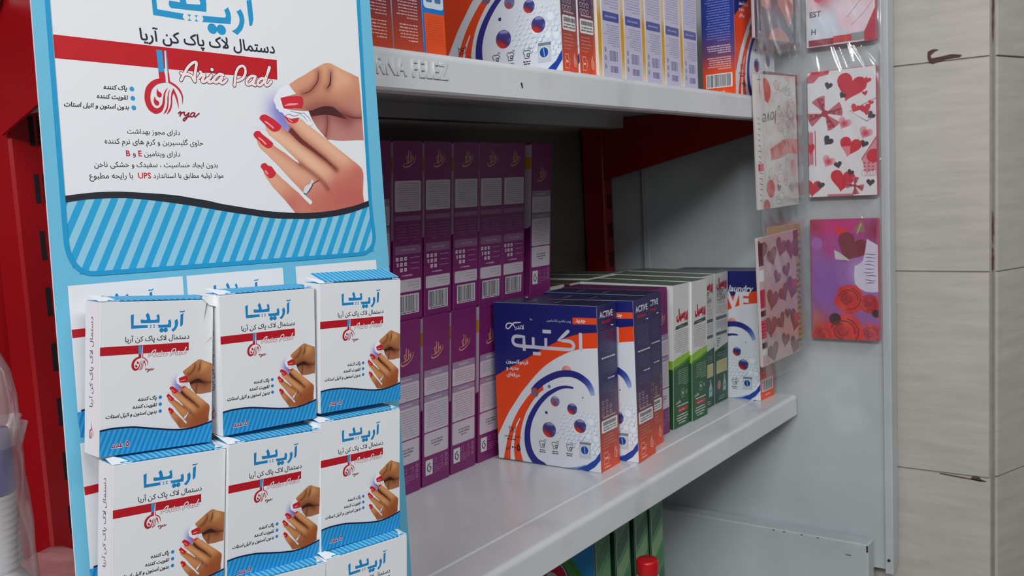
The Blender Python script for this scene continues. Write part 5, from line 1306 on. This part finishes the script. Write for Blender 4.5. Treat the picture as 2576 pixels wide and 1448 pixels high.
# ------------------------------------------------------------------ upper shelf cartons
zu = .1157 + ZC
gg = carton('gold_white_carton', 49, 120, 200, M_BOX, (226, 220, 206), {'front': gold_front})
for i in range(5):
    put(gg, 'gg', (.8960 + i * .0498, .530, zu), (0, 0, 0), 'lilac and gold carton on the upper shelf, ' + ('first after the narrow orange sides', 'second from the left', 'middle one of five', 'fourth from the left', 'last before the wide blue-orange carton')[i], 'carton', 'lilac and gold cartons on the upper shelf')
GU = 'washing powder cartons on the upper shelf'
def broad_out(o, left, right, lift=0.0):
    """turn a carton so that its broad side faces the aisle, lower left corner at left"""
    ang = math.atan2(right[1] - left[1], right[0] - left[0])
    o.rotation_euler = (0, 0, ang + math.pi / 2); o.location = (right[0] , right[1], zu + lift) 
ws = carton('washing_powder_carton', 33, 148, 200, M_BOX, (190, 190, 200), pow_faces(powder_side))
put(ws, 'ws', (.8276, .5323, zu), (0, 0, .062), 'washing powder carton on the upper shelf, its whole broad bubble-print side in view', 'carton', GU)
dup(ws, (.8622, .5330, zu), (0, 0, .015), 'washing powder carton on the upper shelf, narrow side only, beside the lilac and gold ones', GU)
o = dup(wa, (0, 0, zu), (0, 0, 0), 'washing powder carton at the upper right, barcode end turned to the left', GU)
broad_out(o, (1.2433, .520), (1.3910, .5205))
br = carton('brown_print_carton', 35, 140, 200, M_BOX, (180, 160, 168), {'front': brown_side, 'left': brown_left})
put(br, 'br', (.5265, .520, zu), (0, 0, 0), 'brown-purple carton at the edge of the display card, upper shelf', 'carton', 'brown-purple cartons on the upper shelf')
dup(br, (.5630, .520, zu), (0, 0, 0), 'brown-purple carton left of the bright blue carton, upper shelf')
bl = carton('blue_carton', 28, 120, 200, M_BOX, (60, 120, 180), {'front': blue_front})
bl.location = (.5985, .5195, zu); tag(bl, 'bright blue carton with a pale icon panel, upper shelf', 'carton')

# ------------------------------------------------------------------ bottom shelf: green cartons and a bottle
zbs = -.6998 + ZC
lg = carton('leaf_print_carton', 39, 160, 268, M_BOX, (110, 150, 116), {'front': lambda F: leafy(F, 1), 'left': leafy_broad})
l2 = carton('leaf_print_carton', 39, 160, 268, M_BOX, (110, 150, 116), {'front': lambda F: leafy(F, 3), 'left': lambda F: F.rect(0, 0, F.W, F.H, (28, 60, 38), 0)})
for i, x in enumerate((.953, 1.000, 1.054, 1.0945)):
    put(*((lg, 'lg') if i == 0 else (l2, 'l2')), (x, .600 - .002 * (i % 2), zbs), (0, 0, 0), 'green leaf-print carton under the lower shelf, ' + ('first, red logo on its broad side', 'second from the left', 'third, behind the red cap', 'last against the white end panel')[i], 'carton', 'green leaf-print cartons under the shelf')
t = thing('white_bottle', (.988, .545, zbs), 'white bottle with a red screw cap in front of the green cartons', 'bottle')
zc_ = .700 - .459
b = MB(); b.lathe([(0, 0), (.026, 0), (.028, .004), (.028, .180), (.024, .196), (.0140, .210), (.0134, zc_ - .024), (.0138, zc_ - .022), (.0134, zc_ - .019)], 0, 0, 32); b.build('bottle_body', M_WPLAS, t)
b = MB(); b.lathe([(.0, zc_ - .0185), (.0132, zc_ - .0185), (.0138, zc_ - .0175), (.0138, zc_ - .003), (.0130, zc_ - .001), (.0115, zc_), (0, zc_)], 0, 0, 40); b.build('red_cap', M_REDCAP, t)

# ------------------------------------------------------------------ hanging clear pockets with gift envelopes
def film(name, p0, p1, z0, z1, n, nz, amp, sd, folds=()):
    """loose plastic sheet from p0 to p1 (x, y): soft ripples and a few sharp creases (u0, z0, u1, z1, height, width)"""
    m = MB(); r = random.Random(sd); d = Vector((p1[0] - p0[0], p1[1] - p0[1])); nn = Vector((-d.y, d.x)).normalized(); L = d.length
    ph = [(r.uniform(10, 40), r.uniform(5, 30), r.uniform(0, 6.3), r.uniform(.3, 1)) for _ in range(9)]
    v = []
    for j in range(nz + 1):
        z = z0 + (z1 - z0) * j / nz
        act = [f for f in folds if min(f[1], f[3]) - .012 < z < max(f[1], f[3]) + .012]
        for i in range(n + 1):
            u = i / n
            o = sum(a * math.sin(fx * u + fz * z * 6 + q) for fx, fz, q, a in ph) / 5 * amp
            for u0, za, u1, zb, hgt, wd in act:
                o += hgt * math.exp(-(segdist((u * L, z), [(u0 * L, za), (u1 * L, zb)]) / wd) ** 2)
            v.append((p0[0] + d.x * u + nn.x * o, p0[1] + d.y * u + nn.y * o, z + ZC))
    m.add(v, [(j * (n + 1) + i, j * (n + 1) + i + 1, (j + 1) * (n + 1) + i + 1, (j + 1) * (n + 1) + i) for j in range(nz) for i in range(n)], smooth=True)
    return m.build(name, M_FILM)
RZ = ((.187, .374), (-.033, .152), (-.247, -.066))
t = thing('pocket_strip', (1.412, .428, ZC - .26), 'clear plastic pocket strip hanging on the white end panel', 'pocket strip', 'hanging clear pocket strips')
def sheet(t, *a):
    o = film(*a); o.parent = t; o.matrix_parent_inverse = Matrix.Translation(-t.location); return o
sheet(t, 'pocket_film', (1.4075, .489), (1.4075, .3675), -.262, .42, 70, 420, .0012, 3, [(.42, .186, .52, .150, .0016, .0022), (.50, .184, .60, .152, .0016, .0022), (.58, .186, .64, .158, -.0014, .002), (.66, .184, .80, .150, .0018, .0026), (.76, .182, .92, .156, .0018, .0030), (.22, .186, .26, .152, .0010, .0016), (.60, -.034, .74, -.064, .0016, .0016), (.97, .30, .965, .02, .0016, .0022), (.965, .01, .97, -.25, .0012, .0020)])
t2 = thing('pocket_strip', (1.335, .488, ZC - .285), 'clear plastic pocket strip hanging before the shelf end, facing the aisle', 'pocket strip', 'hanging clear pocket strips')
sheet(t2, 'pocket_film', (1.258, .4935), (1.402, .4835), -.285, .42, 70, 420, .0010, 5, [(.70, .190, .80, .146, .0014, .0016), (.84, .40, .86, .19, .0018, .0026), (.04, .40, .06, .20, .0016, .0016), (.10, .14, .08, -.04, .0012, .0018), (.80, -.046, .86, -.084, .0012, .0016), (.06, -.10, .05, -.26, .0014, .0022)])
GE = 'gift envelopes in the clear pockets'
rt = -math.pi / 2
for (z0, z1), fn, lb in zip(RZ, (art_white_rose, art_hearts, art_roses), ('gift envelope with a pink and white rose, top of the panel pockets', 'white gift envelope with red hearts and bows, middle pocket on the panel', 'purple and red gift envelope with roses, lowest pocket on the panel')):
    W = 100; o = envelope('gift_envelope', W, (z1 - z0) * 1000, 11, fn, (190, 60, 76))
    o.location = (1.4125, .4795, z0 + ZC); o.rotation_euler = (0, 0, rt); tag(o, lb, 'gift envelope', GE)
ang = math.atan2(.487 - .500, 1.400 - 1.266)
LZ = ((.192, .379, -.03), (-.045, .1435, -.07), (-.268, -.083, -.12))
for (z0, z1, tl), fn, lb, c2 in zip(LZ, (art_leaves, art_love, art_brown_hearts), ('dark gift envelope with brown leaf shapes, top pocket before the shelf', 'pale gift envelope with an orange band and scrollwork, middle pocket before the shelf', 'dusty pink gift envelope with brown hearts, lowest pocket before the shelf'), ((110, 96, 100), (130, 26, 48), (176, 160, 112))):
    o = envelope('gift_envelope', 128, (z1 - z0) * 1000, 5, fn, (200, 190, 190))
    o.location = (1.2665, .5005, z0 + ZC); o.rotation_euler = (0, 0, ang)
    o.rotation_euler = Euler((0, tl * .35, ang)); tag(o, lb, 'gift envelope', GE)

def plain_ink(c, c2):
    def fn(F): F.rect(0, 0, F.W, F.H, c, 0); F.greek(F.W - 14, 12, F.W - 3, F.H - 12, 14, c2, 1, .45, 77)
    return fn
for z0, z1, c, c2, lb in ((-.036, .150, (126, 22, 44), (84, 14, 30), 'dark red gift envelope tucked behind the pale one, only its edge showing'), (-.250, -.070, (178, 162, 112), (110, 98, 60), 'yellowish gift envelope tucked behind the dusty pink one, only its edge showing')):
    o = envelope('gift_envelope', 106, (z1 - z0) * 1000, 3, plain_ink(c, c2), c)
    o.location = (1.3030, .5025, z0 + ZC); o.rotation_euler = (0, 0, ang); tag(o, lb, 'gift envelope', GE)

# ------------------------------------------------------------------ far left: wrapped pack and bagged bottle
pk = MB(); r = random.Random(8); n = 18; v = []
for j in range(n + 1):
    for i in range(n + 1):
        e = min(i, n - i, j, n - j) / n
        v.append((-.1 * i / n, -.2 * j / n, .0615 - (.006 if e == 0 else 0) + r.uniform(-.0012, .0012)))
pk.add(v, [(j * (n + 1) + i, j * (n + 1) + i + 1, (j + 1) * (n + 1) + i + 1, (j + 1) * (n + 1) + i) for j in range(n) for i in range(n)], smooth=True)
pk.bbox(-.099, -.001, -.199, -.001, 0, .056, .006)
o = pk.build('wrapped_pack', M_PINK); o.location = (.375, .78, -.335 + ZC); o.rotation_euler = (0, 0, .40); tag(o, 'pink plastic-wrapped pack lying behind the display card, lower left', 'wrapped pack')
shelf('metal_shelf', -.60, .396, -.3352, 'shelf under the pink wrapped pack, lower left behind the card')

bx, by = .2585, .600
t = thing('bagged_bottle', (bx, by, -.335 + ZC), 'bottle with a clear dome cap and blue label, cut by the left edge', 'bottle')
b = MB(); b.lathe([(0, 0), (.020, 0), (.0215, .004), (.0215, .100), (.017, .112), (.0125, .118), (.0125, .205)], 0, 0, 36); b.build('bottle_body', M_WPLAS, t)
b = MB(); b.lathe([(.0132, .118)] + [(.0132 + (.0022 if i % 2 else 0), .119 + i * .0022) for i in range(22)] + [(.0132, .168)], 0, 0, 24); b.build('ribbed_grip', M_WPLAS, t)
b = MB(); b.lathe([(0, .166), (.0145, .166), (.0155, .169), (.0155, .200), (.0145, .206), (0, .208)], 0, 0, 32); b.build('blue_label', M_BLUE, t)
b = MB(); b.lathe([(.0195, .196), (.0215, .206), (.0213, .226), (.0190, .242), (.0140, .254), (.007, .260), (0, .262)], 0, 0, 40); b.build('dome_cap', M_DOME, t)
b = MB(); v = []; n1, n2 = 40, 40; r = random.Random(4)
for j in range(n2 + 1):
    z = .004 + .206 * j / n2
    for i in range(n1):
        a = 2 * math.pi * i / n1; rad = (.0315 - .0105 * min(1, j / 30)) * (1 + .05 * math.sin(3 * a + j * .3) + .035 * math.sin(7 * a - j * .5)) + (.004 * max(0, (j - 37) / 3) * (1 + math.sin(5 * a)))
        v.append((rad * math.cos(a), rad * math.sin(a), z))
b.add(v, [(j * n1 + i, j * n1 + (i + 1) % n1, (j + 1) * n1 + (i + 1) % n1, (j + 1) * n1 + i) for j in range(n2) for i in range(n1)], smooth=True)
b.build('plastic_sleeve', M_BAG, t)

for m in bpy.data.objects:
    if m.name == 't' and m.parent is None and not m.children: bpy.data.objects.remove(m); break
S.cycles.transparent_max_bounces = 24
